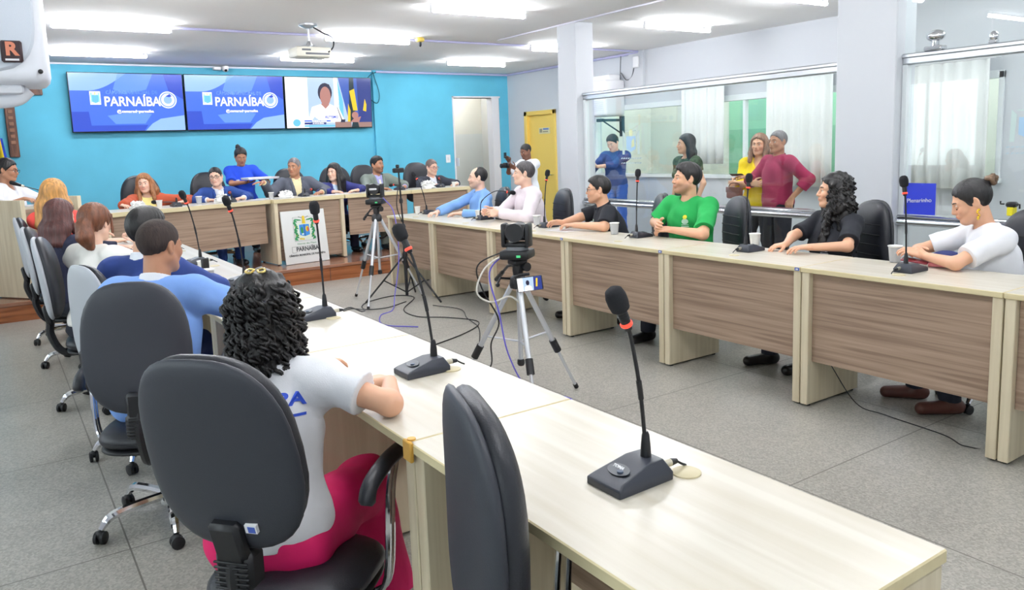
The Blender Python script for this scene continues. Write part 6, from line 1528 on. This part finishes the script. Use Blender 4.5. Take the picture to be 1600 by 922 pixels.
person('person with glasses in a black polo leaning on the desk, hands together', (4.52, 5.31, 1.19), W+.52, W+.66, hp=.02, lean=.38, skin='warm', S=.98, h=.0052, fat=1.12,
       R=dict(w=(4.24, 5.49, .905), E=(4.47, 5.53, .93), d=(-.75, .65, .05), n=(.5, -.7, -.3), curl=.55), L=dict(w=(4.27, 5.36, .888), E=(4.38, 5.08, DZ+.014), d=(-.55, .8, .05), n=(-.4, .6, -.5), curl=.6),
       hair=dict(kind='short', m=H_blk, t=.010, amp=.0015, vol=.004, nape=-.06), glasses='dark', top=[('polo', dict(g=.014, sl=.80, m=C_black, neck_r=.062, collar=True, fold=.005, loose=.012))], bottom=(C_jean, .01, 0), shoes=K_black, extra=ex18, group=GQ, beard=.15)
def ex19(c):
    M = chest(c, -.05, .135)
    q = MB(); discf(q, 0, .035, .017, .0006, 14); put_decal(c, 'tee', 'emblem_sun', q, M, mat('emblem_yellow', (236, 222, 60), .6))
    q = MB(); discf(q, 0, .0, .028, 0, 16, .022); gridrect(q, -.028, -.03, .028, -.024, 0, 5, 1); put_decal(c, 'tee', 'emblem_shield', q, M, mat('emblem_pale', (188, 226, 204), .6))
    q = MB(); gridrect(q, -.03, -.045, .03, -.037, 0, 5, 1); gridrect(q, -.026, -.060, .026, -.052, 0, 5, 1); gridrect(q, -.028, -.074, .028, -.067, 0, 5, 1); put_decal(c, 'tee', 'emblem_lettering', q, M, mat('emblem_pale', (188, 226, 204), .6))
person('dark haired person in a bright green tee, hands clasped on the desk', (4.69, 4.41, 1.29), W-.15, W+.52, hp=-.05, lean=.14, skin='warm', S=1.03, h=.0052, fat=1.12, beard=.42,
       R=dict(w=(4.41, 4.45, .935), E=(4.60, 4.68, .93), d=(-.75, -.45, .1), n=(.2, -.9, -.3), curl=.75), L=dict(w=(4.42, 4.33, .905), E=(4.49, 4.06, DZ+.012), d=(-.55, .8, .05), n=(-.3, .7, -.4), curl=.75),
       hair=dict(kind='short', m=H_blk, t=.013, amp=.002, vol=.006, nape=-.075, side=-.02), top=[('tee', dict(g=.016, sl=.85, m=C_green, neck_r=.066, fold=.005, loose=.012))], bottom=(C_jean, .01, 0), shoes=K_black, extra=ex19, group=GQ)
def ex20(c):
    M = chest(c, -.07, .185)
    q = MB(); q.raw([(-.03, -.02, 0), (.03, -.02, 0), (.008, .035, 0)], [(0, 1, 2)]); put_decal(c, 'polo', 'emblem_leaf', q, M, mat('emblem_green', (40, 160, 70), .6))
    q = MB(); gridrect(q, -.012, -.012, .02, .015, .001, 3, 3); put_decal(c, 'polo', 'emblem_sun', q, M, mat('emblem_yellow', (236, 222, 60), .6))
    vs, fs = textq('APAE', .026, .0012, .07); q = MB(); q.raw([(x, y-.038, 0) for x, y, z in vs], fs); gridrect(q, -.035, -.062, .035, -.056, 0, 5, 1); put_decal(c, 'polo', 'emblem_word', q, M, mat('print_white', (220, 228, 240), .6))
person('person with long curly black hair in a black polo', (4.85, 3.19, 1.215), W+.30, W+.85, hp=-.02, lean=.02, fem=True, skin='warm', S=1.0, h=.0052, fat=1.05,
       R=dict(w=(4.42, 3.26, DZ+.012), e=(.2, .9, -.3), d=(-.8, .4, -.1), n=(0, 0, -1)), L=dict(w=(4.38, 3.06, DZ+.012), E=(4.56, 2.90, DZ+.012), d=(-.8, .4, 0), n=(0, 0, -1), curl=.4),
       hair=dict(kind='curly', m=H_blk, t=.016, len=.40, w=.045, amp=.006, ringlets=160, side=-.03, front=.075), top=[('polo', dict(g=.014, sl=.80, m=C_black, neck_r=.06, collar=True, loose=.012))], bottom=(C_jean, .01, 0), shoes=K_black, extra=ex20, group=GQ)
def ex21(c):
    HM, org = c['HM'], c['org']
    for s_ in (-1, 1):
        q = MB(); p = Vector(HM(s_*.088, -.004, -.045)-org)
        for k in range(5): q.ball(p+Vector((.006*math.cos(k*1.3), .006*math.sin(k*1.3), -.008*k)), .0075-.0006*k, 8, 5)
        q.ball(p+Vector((0, 0, -.045)), (.008, .008, .014), 8, 6); q.build('earring', mat('gold_earring', (232, 190, 70), .25, metal=.9), c['root'])
person('person with a hair bun, gold earrings and white tee looking down', (4.60, 2.165, 1.20), W+.75, W+1.0, hp=.42, lean=.30, fem=True, skin='warm', S=1.0, h=.0052, fat=1.08, closed=True,
       R=dict(w=(4.43, 2.41, .905), E=(4.62, 2.47, .89), d=(-.6, -.45, .25), n=(.1, -.5, -.8), curl=.65), L=dict(w=(4.37, 2.31, .90), E=(4.31, 2.10, DZ+.014), d=(-.35, .7, .3), n=(.1, .5, -.8), curl=.6),
       hair=dict(kind='bun', m=H_blk, m2=H_bun2, t=.009, amp=.0012, bun=(0, -.132, .075), nape=-.075, side=-.03), top=[('tee', dict(g=.014, sl=.74, m=C_white, neck_r=.062, loose=.014, fold=.006))], bottom=(C_jean, .01, 0), shoes=K_brown, extra=ex21, group=GQ)
fp = MB().box((-.035, -.07, 0), (.035, .07, .009), .003).build('smartphone', mat('dark_red_phone', (128, 34, 48), .3)); fp.location = (4.335, 2.335, DH+.028); fp.rotation_euler = (.12, -.1, .3)
tag(fp, 'dark red phone in the hands of the person with the hair bun', 'phone')
# photographer by the yellow door
person('person in a white tee taking a picture by the yellow door', (7.50, 10.66, 1.51), W-.1, W-.05, hp=.30, lean=.05, skin='dark', S=1.0, h=.0075, legs='stand', beard=.35,
       R=dict(w=(7.20, 10.72, 1.35), e=(.1, .6, -.8), d=(-.5, -.1, .8), n=(-.7, -.4, 0), curl=.6), L=dict(w=(7.22, 10.58, 1.24), e=(.2, -.6, -.8), d=(-.7, .1, .4), n=(0, .5, .5), curl=.6),
       hair=dict(kind='short', m=H_blk, t=.006, amp=.0008), top=[('tee', dict(g=.016, sl=.95, m=C_white, neck_r=.064, hem=-.12, loose=.016))], bottom=(C_jean, .012, 0), shoes=K_black)
vc = thing('photo_camera', 'black photo camera held by the person at the yellow door', 'camera', (7.12, 10.68, 1.25), .1)
MB().box((-.03, -.07, 0), (.03, .07, .09), .012).build('body', M_black, vc); q = MB(); q.lathe([(.035, 0), (.038, .09), (.03, .095)], n=16, M=Matrix.Rotation(-PI/2, 4, 'Y'), o=(-.03, 0, .04)); q.build('lens', M_black, vc)
vf = MB().box((-.01, -.03, -.045), (.01, .03, .045), .003).build('smartphone', M_black); vf.location = (7.11, 10.70, 1.46); tag(vf, 'phone held upright above the black photo camera', 'phone')
# gallery behind the glass
person('person in dark blue looking at a phone behind the glass', (8.05, 9.10, 1.60), W-.35, W-.25, hp=.45, lean=.04, skin='light', S=1.0, h=.0075, legs='stand',
       R=dict(w=(7.68, 9.22, 1.26), e=(.1, .7, -.7), d=(-.6, -.5, .3), n=(0, -.3, .8), curl=.6), L=dict(w=(7.70, 9.06, 1.25), e=(.1, -.7, -.7), d=(-.6, .5, .3), n=(0, .3, .8), curl=.6),
       hair=dict(kind='short', m=H_blk, t=.014, vol=.006, amp=.002), top=[('shirt', dict(g=.018, sl=1.5, m=C_teal, neck_r=.062, hem=-.12, collar=True))], bottom=(cloth('blue_denim', (52, 92, 172)), .012, 0), shoes=K_black, group=GS)
gp = MB().box((-.04, -.07, 0), (.04, .07, .009), .003).build('smartphone', M_black); gp.location = (7.61, 9.13, 1.285); gp.rotation_euler = (0, .5, 0); tag(gp, 'phone in the hands of the person in dark blue behind the glass', 'phone')
person('person with long dark hair in an olive patterned dress behind the glass', (7.25, 6.83, 1.55), W+.1, W+.6, hp=.0, lean=.0, fem=True, skin='warm', S=1.0, h=.0075, legs='stand',
       R=dict(), L=dict(), hair=dict(kind='long', m=H_blk, t=.016, len=.40, w=.03, amp=.003, frontlocks=False), top=[('dress', dict(g=.014, sl=.45, m=mat('olive_pattern', (66, 88, 66), .8, var=.6, vscale=28), neck_r=.08, hem=-.25))], bottom=(mat('olive_pattern', (66, 88, 66)), .03, .05), shoes=K_black, group=GS)
person('person in a bright yellow shirt with a small brown bag behind the glass', (7.25, 5.72, 1.52), W-.35, W-.30, hp=.03, lean=.0, fem=True, skin='warm', S=1.0, h=.0075, legs='stand', fat=1.1,
       R=dict(w=(6.98, 5.60, 1.10), e=(0, .8, -.6), d=(.0, -.9, .0), n=(1, 0, 0), curl=.4), L=dict(w=(6.98, 5.82, 1.10), e=(0, -.8, -.6), d=(0, .9, -.1), n=(1, 0, 0), curl=.4),
       hair=dict(kind='long', m=hairm('hair_brown_blond', (140, 104, 80)), t=.014, len=.24, w=.015, amp=.003), top=[('shirt', dict(g=.02, sl=1.1, m=C_yel, neck_r=.066, v=.10, hem=-.06, loose=.014))], bottom=(C_jean, .014, 0), shoes=K_black, group=GS)
bg = thing('handbag', 'small brown bag held before the person in yellow', 'bag', (6.93, 5.80, .93), 0)
MB().box((-.03, -.10, 0), (.03, .10, .13), .02, seg=2).build('pouch', mat('brown_bag_leather', (122, 70, 58), .5), bg); q = MB(); q.box((-.034, -.10, .07), (-.026, .10, .132), .006); q.build('flap', mat('brown_bag_flap', (104, 58, 48), .5), bg)
MB().tube(spline([(0, -.09, .12), (.0, -.05, .17), (0, .05, .17), (0, .09, .12)]), .005, 6).build('strap', mat('brown_bag_flap', (104, 58, 48)), bg)
person('grey haired person in a maroon shirt and dark trousers behind the glass', (7.10, 5.36, 1.545), W+.30, W+.10, hp=.0, lean=.0, skin='brown', S=1.0, h=.0075, legs='stand', fat=1.08,
       R=dict(w=(6.85, 5.56, 1.18), e=(.2, .6, -.7), d=(-.4, .8, .1), n=(0, 0, -1), curl=.5), L=dict(w=(7.0, 5.1, .96), e=(.3, -.7, 0), d=(-.3, .1, -.8), n=(.9, 0, 0), curl=.4),
       hair=dict(kind='short', m=H_gry, t=.008, amp=.0012), top=[('shirt', dict(g=.02, sl=1.45, m=C_mar, neck_r=.064, hem=-.14, collar=True, loose=.012))], bottom=(cloth('black_trousers', (30, 30, 40)), .014, 0), shoes=K_black, group=GS)
mp = MB().box((-.04, -.07, 0), (.04, .07, .009), .003).build('smartphone', M_black); mp.location = (6.80, 5.66, 1.20); mp.rotation_euler = (0, .3, .4); tag(mp, 'phone held out between the yellow and the maroon shirts', 'phone')
